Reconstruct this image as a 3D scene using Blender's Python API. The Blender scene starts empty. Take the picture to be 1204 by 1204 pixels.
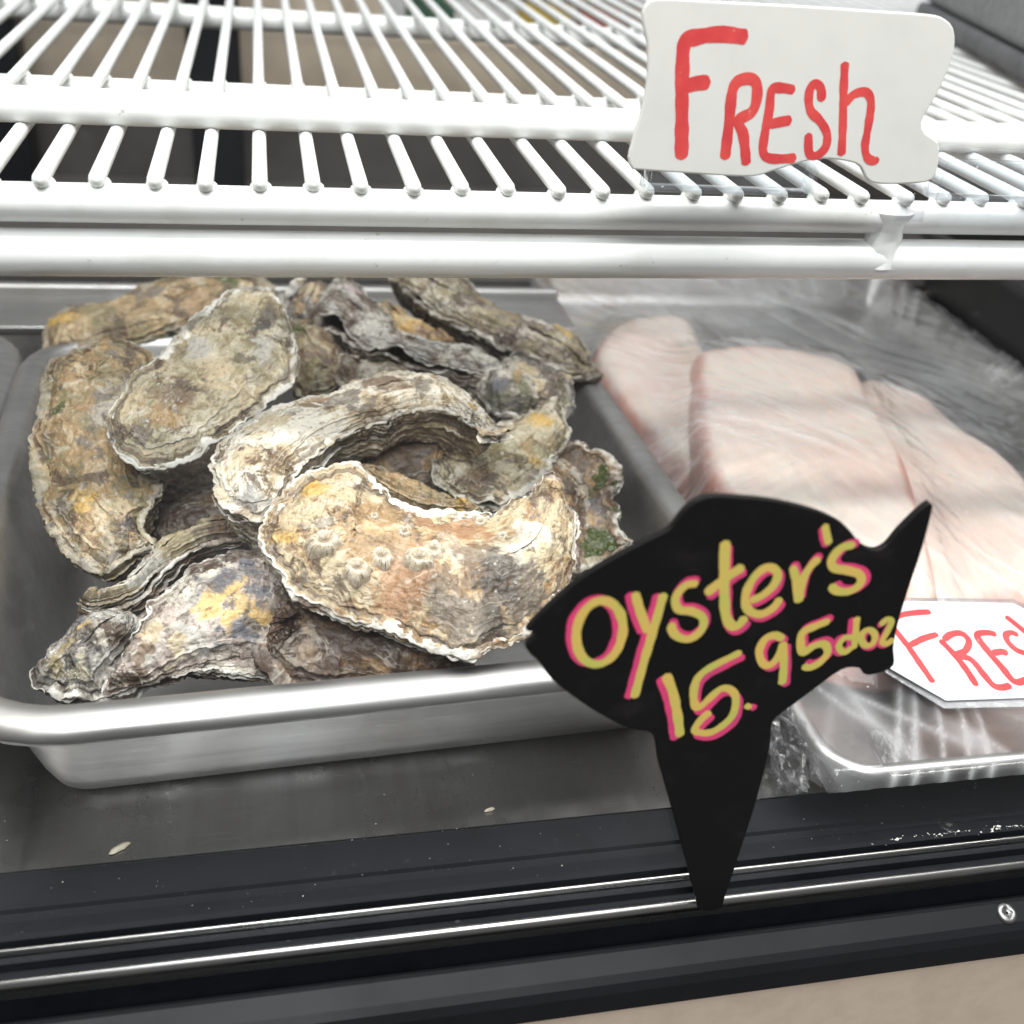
import bpy, bmesh, math, random
import numpy as np
from mathutils import Matrix, Vector

# ------------------------------------------------------------------ camera, world, light, exposure
scene = bpy.context.scene
COL = scene.collection
cam_data = bpy.data.cameras.new('camera'); cam = bpy.data.objects.new('camera', cam_data); COL.objects.link(cam)
CX = Vector((0.97653, -0.19724, 0.08707)); CY = Vector((0.03322, 0.53682, 0.84304)); CZ = Vector((-0.21287, -0.82029, 0.53071))
cam.matrix_world = Matrix.Translation((0, 0, 0.34)) @ Matrix((CX, CY, CZ)).transposed().to_4x4()
cam_data.sensor_width = 36; cam_data.lens = 36 * 1256 / 1204; cam_data.clip_start = 0.01; cam_data.clip_end = 50
cam_data.dof.use_dof = True; cam_data.dof.focus_distance = 0.44; cam_data.dof.aperture_fstop = 8
scene.camera = cam
world = bpy.data.worlds.new('World'); scene.world = world; world.use_nodes = True
world.node_tree.nodes['Background'].inputs[0].default_value = (0.96, 0.95, 0.93, 1)
world.node_tree.nodes['Background'].inputs[1].default_value = 0.19
def area(name, loc, rot, sx, sy, power, col):
    d = bpy.data.lights.new(name, 'AREA'); d.shape = 'RECTANGLE'; d.size = sx; d.size_y = sy; d.energy = power; d.color = col
    o = bpy.data.objects.new(name, d); COL.objects.link(o); o.location = loc; o.rotation_euler = rot; return o
area('case_lamp', (0.2, 0.30, 0.78), (math.radians(-14), 0, 0), 1.7, 0.06, 6.9, (1.0, 0.965, 0.91))
area('ceiling_lamp', (0.15, 0.30, 2.2), (0, 0, 0), 2.6, 1.8, 60, (0.95, 0.98, 1.0))
area('shop_lamp', (-0.2, -1.3, 2.3), (math.radians(28), 0, 0), 1.2, 1.2, 55, (0.97, 0.98, 1.0))
scene.view_settings.view_transform = 'Standard'; scene.view_settings.look = 'None'
scene.view_settings.exposure = 0.1; scene.view_settings.gamma = 1.0
scene.cycles.max_bounces = 6; scene.cycles.diffuse_bounces = 3; scene.cycles.glossy_bounces = 4; scene.cycles.transparent_max_bounces = 14; scene.cycles.caustics_reflective = False
scene.cycles.use_denoising = True

# ------------------------------------------------------------------ measured outlines (millimetres in each thing's own plane)
SHELLS = {'A': {'o': [0.0577, 0.3536, 0.098], 'ex': [-0.9817, -0.1817, -0.0567], 'n': [0.0184, -0.3872, 0.9218], 'ol': [(-64.4, -21.5), (-65.1, -16.0), (-62.8, -11.3), (-65.1, -5.5), (-64.5, 3.8), (-58.5, 19.1), (-51.2, 30.2), (-43.9, 37.8), (-33.2, 45.8), (-26.1, 49.9), (-18.5, 52.4), (-8.5, 54.1), (1.8, 53.6), (9.2, 48.2), (18.4, 40.2), (29.0, 32.5), (39.9, 26.2), (47.2, 20.1), (54.6, 14.6), (58.2, 8.6), (58.7, 2.5), (61.6, -4.2), (63.3, -10.8), (63.9, -17.1), (60.2, -22.6), (57.6, -28.4), (50.9, -35.1), (42.8, -41.7), (32.6, -44.7), (22.9, -45.2), (16.7, -42.2), (14.3, -35.6), (8.8, -30.2), (6.3, -24.5), (0.9, -19.2), (-5.2, -16.1), (-11.6, -13.9), (-20.8, -11.4), (-30.0, -9.0), (-36.0, -9.4), (-42.6, -11.3), (-50.6, -13.0), (-55.9, -17.1), (-59.9, -21.6)], 'sp': [(-61.5, -15.9), (-51.4, 0.9), (-37.2, 15.7), (-17.7, 19.1), (2.2, 12.8), (23.5, -1.5), (44.9, -15.9)], 'pat': [(-63.5, -19.1, 3.7, 'mauve'), (-39.4, 9.7, 10.5, 'white'), (-54.0, -2.0, 9.2, 'cream'), (-31.7, 19.2, 6.6, 'white'), (-7.5, 16.7, 5.5, 'white'), (-11.4, 33.7, 5.0, 'white'), (-19.9, 28.9, 17.1, 'dark'), (-29.4, 37.3, 15.8, 'greybrown'), (-10.6, 40.2, 13.2, 'dark'), (-12.2, 14.7, 7.9, 'brown'), (-3.7, -6.6, 12.5, 'rust'), (12.7, 2.5, 14.5, 'tan'), (14.8, 19.0, 17.1, 'rust'), (26.8, 0.8, 11.8, 'tan'), (3.2, 24.8, 11.8, 'brown'), (15.6, -15.8, 10.5, 'tan'), (-16.6, 1.3, 11.8, 'rust'), (35.8, -31.8, 7.9, 'ochre'), (57.2, -12.5, 9.2, 'ochre'), (23.8, -25.9, 7.9, 'cream'), (50.0, -21.9, 10.5, 'cream'), (36.3, -35.3, 2.9, 'orange'), (50.7, 8.9, 6.6, 'greybrown'), (1.8, 37.1, 14.5, 'greybrown'), (-47.3, -0.1, 3.3, 'slate'), (-21.9, 30.9, 11.8, 'dark')], 'barn': [(41.6, -2.6, 6.1), (32.0, 10.6, 6.3), (21.0, 7.6, 5.5), (8.4, 13.2, 5.3), (10.0, -1.9, 4.5), (1.1, 9.6, 3.3), (19.1, -12.0, 3.2), (-23.6, -2.7, 2.2), (-27.6, 9.0, 2.5)]}, 'B': {'o': [0.0328, 0.431, 0.108], 'ex': [0.8752, 0.475, 0.0913], 'n': [-0.0497, -0.0994, 0.9938], 'ol': [(-61.9, 13.3), (-56.9, 21.4), (-51.0, 26.8), (-41.3, 31.0), (-29.4, 34.1), (-15.1, 36.0), (-3.6, 34.8), (6.9, 31.6), (15.2, 31.4), (25.6, 34.1), (37.6, 34.5), (45.2, 32.3), (56.5, 24.6), (62.0, 15.1), (65.2, 2.9), (64.3, -6.3), (63.8, -16.9), (58.6, -29.1), (55.2, -37.1), (52.1, -43.7), (52.6, -36.5), (50.1, -24.6), (46.6, -13.6), (40.0, -4.5), (30.9, -0.9), (19.4, -0.8), (7.7, -1.7), (-5.5, -1.2), (-16.7, -4.2), (-27.2, -8.7), (-36.4, -13.6), (-42.3, -20.5), (-48.9, -26.5), (-59.0, -31.8), (-64.7, -29.7), (-68.9, -20.6), (-69.9, -9.5), (-65.9, 2.8)], 'sp': [(-59.9, -14.5), (-53.0, -1.9), (-39.4, 9.2), (-19.5, 17.2), (3.2, 16.9), (28.0, 15.8), (49.9, 9.1), (56.4, -14.5)], 'pat': [(-45.6, 20.7, 14.0, 'white'), (-30.8, 20.1, 12.8, 'cream'), (-52.9, 2.5, 9.3, 'cream'), (-45.5, -1.6, 4.4, 'darkbrown'), (-49.8, 6.0, 2.1, 'darkbrown'), (-57.3, 14.7, 3.5, 'brown'), (-9.4, 22.9, 4.7, 'brown'), (0.8, 26.4, 5.8, 'rust'), (8.6, 21.0, 10.5, 'greybrown'), (30.5, 19.6, 14.0, 'brown'), (45.2, 6.8, 9.3, 'greybrown'), (56.1, 13.4, 5.8, 'tan'), (60.0, 2.2, 5.8, 'cream'), (11.6, 8.4, 7.0, 'greybrown'), (39.0, 32.1, 7.0, 'white'), (52.0, 24.7, 5.8, 'white'), (27.6, 32.7, 4.1, 'white'), (59.0, -19.0, 5.8, 'ochre'), (-62.3, -21.1, 7.0, 'grey')]}, 'C': {'o': [-0.0349, 0.484, 0.105], 'ex': [-0.5144, -0.8127, -0.2736], 'n': [0.0925, -0.3698, 0.9245], 'ol': [(42.3, -21.9), (35.6, -24.2), (20.9, -27.5), (7.5, -27.4), (-4.8, -26.2), (-19.0, -26.0), (-34.7, -27.9), (-45.7, -26.7), (-59.6, -25.4), (-71.2, -19.1), (-77.4, -9.3), (-74.5, 0.8), (-66.1, 10.5), (-54.0, 21.4), (-37.9, 32.7), (-24.7, 33.7), (-13.5, 30.7), (-0.2, 30.6), (9.6, 28.8), (20.0, 25.9), (30.0, 23.2), (39.8, 20.4), (46.7, 16.1), (52.8, 11.3), (56.1, 4.8), (56.0, -3.8), (51.3, -11.4), (47.1, -17.1)], 'sp': [(-70.0, -5.0), (-47.0, -1.5), (-19.5, 0.5), (12.3, 0.1), (38.9, -5.0)], 'pat': [(-50.4, 3.0, 8.6, 'dark'), (-62.9, -10.9, 11.4, 'cream'), (-48.8, -9.1, 8.6, 'olive'), (-33.2, 13.0, 11.4, 'greylight'), (-7.5, 6.3, 15.7, 'cream'), (13.7, -5.0, 12.8, 'brown'), (28.4, -1.6, 12.8, 'tan'), (-15.6, -11.2, 11.4, 'greylight'), (43.1, -5.2, 5.7, 'greybrown')]}, 'D': {'o': [-0.08, 0.4571, 0.075], 'ex': [-0.2212, 0.8974, 0.3817], 'n': [-0.0908, -0.4087, 0.9082], 'ol': [(71.5, 13.9), (75.7, 1.5), (78.0, -10.1), (78.0, -21.4), (68.6, -32.4), (58.8, -35.2), (39.0, -34.2), (19.2, -27.1), (0.2, -20.2), (-11.2, -20.4), (-14.8, -25.2), (-22.3, -22.1), (-27.4, -16.5), (-33.5, -11.6), (-42.0, -12.6), (-49.8, -14.9), (-50.8, -10.9), (-50.6, -3.5), (-55.7, 5.8), (-54.9, 10.8), (-47.4, 16.8), (-41.1, 21.7), (-34.2, 24.3), (-26.8, 26.9), (-18.5, 28.6), (-8.4, 29.8), (6.7, 30.4), (21.6, 29.1), (31.4, 27.0), (46.1, 22.3), (58.4, 17.4)], 'sp': [(-46.3, -11.4), (-34.4, -1.6), (-16.4, 5.9), (8.5, 4.9), (38.1, -2.3), (63.5, -11.4)], 'pat': [(-19.6, 10.9, 9.4, 'ochre'), (-29.0, -2.5, 9.4, 'cream'), (-38.2, -8.4, 6.0, 'slate'), (36.7, 15.4, 4.3, 'green'), (32.9, -1.5, 10.6, 'tan'), (55.7, 9.0, 7.7, 'tan'), (7.7, 2.7, 7.7, 'greybrown'), (51.6, -12.7, 10.6, 'olive')]}, 'E': {'o': [-0.0778, 0.641, 0.078], 'ex': [0.9323, 0.3381, 0.1285], 'n': [0.0, -0.3552, 0.9348], 'ol': [(-62.2, -17.8), (-58.8, -4.3), (-53.8, 8.8), (-50.4, 15.2), (-42.8, 18.8), (-29.8, 17.9), (-13.9, 14.6), (3.8, 21.5), (18.9, 24.2), (33.8, 25.8), (50.9, 22.4), (70.1, 14.0), (81.5, -0.1), (78.6, -11.7), (56.7, -19.9), (38.2, -21.0), (20.6, -20.9), (2.4, -23.4), (-21.7, -20.0), (-37.7, -18.8), (-54.1, -19.8)], 'sp': [(-48.5, -0.8), (-6.4, 1.2), (64.3, -0.8)], 'pat': [(55.8, 10.7, 15.7, 'green'), (-46.5, 6.0, 12.9, 'ochre'), (-22.9, 2.2, 14.7, 'olive'), (28.3, -9.3, 11.1, 'tan'), (6.1, 12.5, 11.1, 'greybrown')]}, 'F': {'o': [0.0714, 0.5628, 0.098], 'ex': [0.7365, -0.6731, -0.0673], 'n': [0.0, -0.0995, 0.995], 'ol': [(-53.7, -11.0), (-67.6, 17.4), (-67.5, 28.5), (-59.9, 31.2), (-46.0, 25.9), (-31.8, 21.4), (-15.7, 10.7), (-3.2, 0.4), (12.0, 2.4), (27.4, 8.7), (47.1, 13.8), (66.8, 15.4), (66.2, 1.4), (55.7, -8.0), (42.2, -12.9), (31.5, -17.8), (21.4, -19.6), (10.0, -17.4), (3.8, -23.1), (-7.7, -23.5), (-21.0, -20.2), (-39.2, -12.8)], 'sp': [(-55.0, 6.7), (-28.2, -1.0), (16.6, -8.9), (54.5, 6.7)], 'pat': [(-48.1, 16.3, 12.3, 'mauve'), (-17.9, 1.6, 10.8, 'greylight'), (-60.4, 19.7, 6.9, 'greylight')]}, 'V': {'o': [0.0198, 0.6189, 0.094], 'ex': [-0.3971, -0.6969, -0.5972], 'n': [-0.0778, -0.6228, 0.7785], 'ol': [(-0.8, -16.3), (-5.4, -12.7), (-12.3, -10.9), (-12.2, -7.3), (-6.7, -1.5), (-14.5, -0.1), (-17.3, 4.3), (-14.8, 8.4), (-8.1, 10.1), (-1.1, 10.5), (8.4, 12.4), (15.2, 13.2), (19.4, 7.7), (20.3, 0.1), (15.7, -6.2), (12.8, -11.8)], 'sp': [(-12.5, 2.6), (-1.3, 3.2), (15.3, 2.6)], 'pat': [(-1.9, -0.6, 7.0, 'cream'), (5.3, -0.5, 5.3, 'tan')]}, 'G': {'o': [0.1377, 0.5921, 0.092], 'ex': [0.8245, -0.4994, -0.266], 'n': [0.0455, -0.4099, 0.911], 'ol': [(-76.6, -5.3), (-73.6, 3.0), (-51.4, 19.5), (-38.1, 18.9), (-28.2, 14.7), (-21.2, 8.5), (-13.3, 10.6), (-5.7, 10.7), (5.7, 13.6), (17.1, 16.5), (25.3, 20.9), (36.1, 19.5), (47.7, 13.3), (56.3, 5.1), (60.7, -0.7), (66.7, -1.7), (61.2, -9.1), (51.3, -14.6), (39.7, -16.1), (26.8, -14.9), (11.1, -15.8), (1.6, -19.2), (-13.0, -17.4), (-28.0, -17.6), (-41.2, -16.5), (-56.0, -12.6), (-68.3, -8.7)], 'sp': [(-70.5, -2.5), (-40.7, -0.8), (-1.4, -3.1), (28.9, -0.7), (53.4, -2.5)], 'pat': [(32.6, 18.8, 10.2, 'ochre'), (48.9, 10.5, 5.6, 'ochre'), (22.8, 15.2, 5.6, 'yellow'), (21.9, 8.9, 4.5, 'mauve'), (-18.8, 6.4, 9.0, 'olive'), (-48.9, 2.6, 9.0, 'greybrown'), (8.5, 2.5, 7.9, 'greybrown'), (0.3, 3.8, 5.6, 'olive')]}, 'H': {'o': [0.0853, 0.6, 0.086], 'ex': [0.7506, -0.6329, -0.1899], 'n': [0.0, -0.2873, 0.9578], 'ol': [(-32.2, 5.2), (-24.7, 3.7), (-18.9, 9.0), (-9.2, 5.8), (-2.1, 7.7), (8.0, 5.1), (21.2, 4.6), (29.0, 4.6), (31.3, -1.9), (18.9, -7.7), (2.5, -13.6), (-6.8, -15.0), (-19.2, -6.7)], 'sp': [(-20.4, -0.6), (-4.3, -4.0), (19.2, -0.6)], 'pat': [(-12.9, 0.7, 7.0, 'tan'), (0.0, 1.6, 5.2, 'cream')]}, 'I': {'o': [0.141, 0.5191, 0.082], 'ex': [0.9871, -0.129, -0.0945], 'n': [0.0471, -0.33, 0.9428], 'ol': [(-36.4, -1.3), (-24.7, 13.6), (-12.5, 29.1), (-2.2, 26.7), (5.9, 22.5), (11.9, 17.9), (18.2, 20.6), (21.5, 12.6), (22.1, 4.3), (22.2, -6.8), (18.8, -14.2), (14.7, -19.0), (6.9, -15.0), (1.0, -12.1), (-5.0, -17.2), (-10.0, -23.4), (-19.7, -22.5), (-30.4, -9.8)], 'sp': [(-28.6, 0.2), (-9.7, 5.2), (15.4, 0.2)], 'pat': [(-22.6, -8.3, 8.9, 'slate'), (-5.5, 13.1, 8.9, 'cream'), (3.5, 9.2, 4.9, 'dark'), (-10.7, -0.6, 6.9, 'tan'), (16.3, -1.0, 5.9, 'greylight')]}, 'J': {'o': [0.1159, 0.4613, 0.078], 'ex': [-0.7324, -0.6661, -0.1412], 'n': [0.0764, -0.2865, 0.955], 'ol': [(32.9, 20.6), (40.5, 12.0), (43.6, 1.2), (46.2, -10.2), (41.9, -19.4), (28.1, -22.7), (12.8, -21.5), (-0.6, -18.2), (-13.5, -15.6), (-21.9, -10.6), (-32.6, -10.1), (-44.2, -10.0), (-50.5, -6.0), (-45.6, 0.5), (-39.4, 10.0), (-32.3, 14.3), (-15.5, 18.0), (-4.6, 20.5), (8.8, 22.2), (21.4, 22.4)], 'sp': [(-39.6, -2.3), (-18.0, 2.3), (8.8, 3.2), (32.8, -2.3)], 'pat': [(-1.8, 0.6, 11.9, 'greygreen'), (-4.5, 6.8, 6.5, 'tan'), (-27.4, -2.0, 7.5, 'ochre'), (33.4, 0.9, 9.7, 'brown'), (20.4, 12.2, 7.5, 'cream'), (0.5, 16.1, 5.4, 'ochre'), (19.5, -2.1, 2.2, 'dark'), (20.6, 23.1, 5.4, 'ochre')]}, 'K': {'o': [0.1572, 0.4414, 0.062], 'ex': [-0.1273, -0.9701, -0.2067], 'n': [-0.0976, -0.1952, 0.9759], 'ol': [(-42.2, -8.5), (-42.1, -1.9), (-36.2, 2.3), (-36.2, 7.0), (-30.4, 12.0), (-24.7, 15.1), (-16.5, 15.0), (-4.5, 11.3), (-0.6, 8.6), (9.8, 10.0), (21.0, 9.6), (27.2, 14.1), (34.5, 15.7), (46.0, 6.6), (50.3, -6.6), (48.9, -15.8), (26.5, -18.1), (7.9, -19.2), (-11.7, -19.5), (-22.6, -21.4), (-30.9, -16.1)], 'sp': [(-33.5, -4.6), (-4.8, -3.7), (38.8, -4.6)], 'pat': [(-17.0, -11.7, 6.3, 'green'), (28.0, -5.2, 8.1, 'green'), (-4.8, -5.5, 8.1, 'brown'), (3.2, 0.9, 4.1, 'slate'), (-22.0, 10.1, 5.0, 'cream'), (8.1, -7.6, 6.3, 'tan')]}, 'L': {'o': [0.0625, 0.4219, 0.08], 'ex': [0.8855, -0.4385, -0.1535], 'n': [0.0, -0.3304, 0.9439], 'ol': [(-29.2, 3.8), (-21.5, 6.1), (-14.0, 6.1), (-1.0, 5.8), (11.6, 3.4), (24.2, 3.7), (31.4, 2.9), (23.5, -2.9), (9.7, -8.0), (-0.3, -9.3), (-11.5, -7.6), (-23.8, -3.7)], 'sp': [(-22.7, 1.2), (1.8, -1.3), (26.2, 1.2)], 'pat': [(16.6, 1.5, 5.9, 'ochre'), (-10.5, 2.7, 7.9, 'tan')]}, 'M': {'o': [-0.0406, 0.3941, 0.068], 'ex': [0.8963, 0.4256, 0.1243], 'n': [-0.0194, -0.2425, 0.97], 'ol': [(-46.6, -1.5), (-35.7, -4.2), (-26.6, -1.7), (-18.1, 3.4), (-9.8, 9.6), (1.3, 13.1), (14.6, 14.1), (23.6, 14.1), (30.3, 11.0), (39.6, 2.6), (46.3, -6.5), (43.0, -12.7), (34.9, -6.5), (24.1, -1.7), (11.6, 1.3), (1.3, 0.3), (-6.4, -2.1), (-16.0, -4.7), (-21.9, -7.8), (-29.2, -10.0), (-41.6, -7.8)], 'sp': [(-43.4, -3.5), (-25.5, -5.6), (-6.3, 4.7), (13.7, 8.0), (38.5, -3.5)], 'pat': [(-1.2, 7.4, 8.6, 'olive'), (28.0, 6.3, 8.6, 'tan')]}, 'N': {'o': [-0.0296, 0.3501, 0.066], 'ex': [0.9529, 0.2713, 0.1356], 'n': [0.0, -0.4472, 0.8944], 'ol': [(-43.6, -14.5), (-40.2, -9.4), (-34.3, -2.3), (-27.8, 3.7), (-21.6, 11.2), (-18.5, 16.0), (-12.9, 17.9), (-4.9, 22.0), (-0.1, 26.4), (6.3, 27.2), (12.4, 27.0), (17.8, 27.2), (23.6, 25.6), (31.3, 24.3), (34.9, 18.7), (41.9, 7.5), (45.9, -6.6), (41.5, -23.3), (30.7, -30.9), (19.1, -31.6), (7.7, -27.5), (0.5, -23.7), (-8.5, -20.2), (-18.5, -18.0), (-28.0, -17.1), (-36.8, -17.3)], 'sp': [(-38.5, -11.9), (-22.6, -4.1), (0.4, 2.7), (25.1, -1.7), (33.1, -11.9)], 'pat': [(10.6, 4.8, 8.0, 'yellow'), (2.9, 2.7, 6.2, 'yellow'), (10.1, -7.1, 8.0, 'yellow'), (17.8, -10.1, 5.3, 'ochre'), (8.0, 13.0, 8.0, 'slate'), (20.9, 12.3, 8.0, 'slate'), (19.3, -0.5, 6.2, 'slate'), (-12.1, 3.5, 9.7, 'pinkgrey'), (-7.2, -8.2, 9.7, 'greylight'), (-21.4, 0.3, 6.2, 'cream'), (-13.0, -10.7, 5.3, 'cream'), (-26.5, -6.4, 5.3, 'brown'), (-35.5, -9.4, 5.3, 'pinkgrey'), (31.4, -9.2, 15.0, 'darkbrown'), (25.5, -21.0, 9.7, 'brown'), (2.5, -12.0, 3.5, 'slate'), (10.1, -15.0, 5.3, 'slate'), (-5.4, 20.1, 5.3, 'white'), (-12.7, 15.8, 4.4, 'white'), (7.0, 23.8, 4.4, 'greylight')]}, 'P': {'o': [0.0236, 0.3329, 0.062], 'ex': [0.9477, -0.2912, -0.131], 'n': [0.0, -0.4104, 0.9119], 'ol': [(-39.5, 9.8), (-32.3, 20.8), (-14.7, 21.5), (11.5, 16.4), (38.0, 9.5), (53.1, 4.6), (35.1, -9.2), (12.8, -16.0), (-9.3, -21.7), (-21.2, -21.1), (-32.8, -11.0)], 'sp': [(-26.7, 2.2), (5.0, 0.9), (39.6, 2.2)], 'pat': [(5.5, -0.9, 13.8, 'darkbrown'), (32.1, 4.1, 10.4, 'rust'), (-12.8, -9.6, 9.0, 'brown')]}, 'R': {'o': [-0.03, 0.4562, 0.045], 'ex': [0.9965, 0.0822, 0.0164], 'n': [0.0, -0.1961, 0.9806], 'ol': [(-29.7, 6.0), (-11.0, 20.8), (8.3, 29.3), (24.2, 17.6), (29.9, -8.1), (16.2, -23.8), (-7.4, -23.2), (-28.3, -14.6)], 'sp': [(-22.0, -1.0), (-1.9, 2.3), (22.4, -1.0)], 'pat': []}, 'W': {'o': [-0.0433, 0.5338, 0.034], 'ex': [0.9789, -0.1984, -0.0496], 'n': [0.0, -0.2425, 0.9701], 'ol': [(-34.1, 10.9), (-21.9, 27.5), (1.1, 31.8), (27.3, 21.9), (32.4, -15.2), (12.4, -37.8), (-17.7, -33.2)], 'sp': [(-19.4, -0.4), (-2.3, -4.3), (20.1, -0.4)], 'pat': []}, 'Z': {'o': [0.1263, 0.4481, 0.062], 'ex': [0.8015, -0.5645, -0.1976], 'n': [0.0, -0.3304, 0.9439], 'ol': [(-33.1, -0.3), (-18.9, 20.3), (2.4, 28.1), (23.6, 14.8), (30.5, -10.2), (9.1, -24.7), (-14.8, -24.8)], 'sp': [(-16.8, -2.9), (1.6, -0.4), (17.4, -2.9)], 'pat': [(-7.2, 7.2, 8.6, 'cream')]}, 'Y': {'o': [0.0849, 0.534, 0.078], 'ex': [0.9577, -0.2673, -0.1069], 'n': [0.0, -0.3714, 0.9285], 'ol': [(-58.8, 11.2), (-30.0, 12.9), (4.2, 12.7), (42.8, 17.2), (64.2, 3.3), (47.2, -14.3), (8.7, -12.4), (-28.5, -16.5), (-48.3, -12.5)], 'sp': [(-46.8, 1.2), (-3.3, 0.5), (45.0, 1.2)], 'pat': []}, 'T': {'o': [0.0632, 0.4635, 0.074], 'ex': [0.9993, 0.0344, 0.0172], 'n': [0.0, -0.4472, 0.8944], 'ol': [(-30.5, 4.2), (-18.1, 21.6), (13.3, 27.8), (35.6, 10.4), (26.4, -17.4), (-2.5, -26.2), (-22.3, -17.9)], 'sp': [(-18.5, -1.7), (1.1, 2.1), (20.1, -1.7)], 'pat': [(-3.4, -0.1, 12.9, 'brown'), (12.2, -11.4, 8.6, 'tan')]}, 'Q': {'o': [0.0228, 0.5598, 0.082], 'ex': [0.3601, -0.8662, -0.3465], 'n': [0.0, -0.3714, 0.9285], 'ol': [(-31.9, -4.9), (-23.1, 12.3), (-5.2, 17.4), (17.8, 13.1), (23.0, -3.0), (20.8, -18.6), (-3.8, -15.2)], 'sp': [(-19.1, 0.1), (-1.3, 0.1), (16.1, 0.1)], 'pat': [(-19.9, -2.2, 5.9, 'green')]}, 'U': {'o': [-0.0781, 0.3512, 0.05], 'ex': [-0.7382, -0.571, -0.3593], 'n': [-0.0891, -0.4454, 0.8909], 'ol': [(17.0, -9.9), (11.6, -9.1), (4.3, -13.2), (-1.9, -14.6), (-11.1, -14.2), (-21.6, -7.5), (-25.2, -1.4), (-26.2, 4.0), (-20.2, 7.2), (-12.1, 10.5), (-2.9, 13.9), (4.1, 18.0), (9.2, 14.8), (15.9, 8.0), (18.8, 1.4), (17.6, -2.6), (18.7, -6.4)], 'sp': [(-21.1, -0.3), (-7.3, -0.4), (7.3, -0.3)], 'pat': [(-11.4, -6.8, 8.3, 'greylight'), (-6.8, -6.3, 3.7, 'ochre'), (-7.8, 1.6, 5.5, 'white'), (-8.2, -13.2, 4.6, 'slate'), (1.3, 5.1, 8.3, 'dark'), (3.9, -4.6, 5.5, 'olive'), (13.3, -5.6, 5.5, 'greylight'), (6.3, 6.2, 5.5, 'greygreen'), (-1.5, 5.5, 4.6, 'dark')]}}
SIGN_PLANE = ([0.1555, 0.2372, 0.001], [0, -1, 0.06], [1, 0, 0])
SIGN_OUTLINE = [(-83.5, 137.3), (-80.0, 142.6), (-71.7, 152.0), (-63.3, 159.0), (-52.3, 165.8), (-45.6, 169.5), (-42.3, 171.6), (-39.4, 176.8), (-36.0, 180.3), (-31.0, 181.8), (-22.9, 181.2), (-11.7, 179.7), (1.5, 176.3), (11.7, 171.9), (17.0, 167.9), (21.8, 163.1), (26.9, 160.6), (30.9, 161.9), (33.9, 167.2), (38.1, 173.1), (41.5, 176.8), (43.1, 176.3), (43.6, 172.2), (44.0, 160.5), (43.6, 146.1), (43.5, 132.8), (44.4, 122.4), (46.4, 113.4), (37.6, 110.5), (34.5, 113.5), (29.6, 114.4), (25.4, 112.4), (20.3, 107.5), (12.6, 100.0), (6.6, 93.2), (7.8, 81.8), (7.8, 58.1), (6.5, 35.3), (4.7, 9.0), (3.8, 2.2), (-4.5, 2.4), (-6.9, 8.5), (-16.8, 36.4), (-25.3, 60.2), (-32.0, 78.4), (-36.5, 91.9), (-45.6, 95.5), (-56.6, 102.8), (-66.0, 110.6), (-73.7, 118.0), (-78.4, 125.0), (-82.2, 129.3), (-83.1, 132.1), (-79.9, 135.4), (-81.3, 136.7)]
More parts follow.
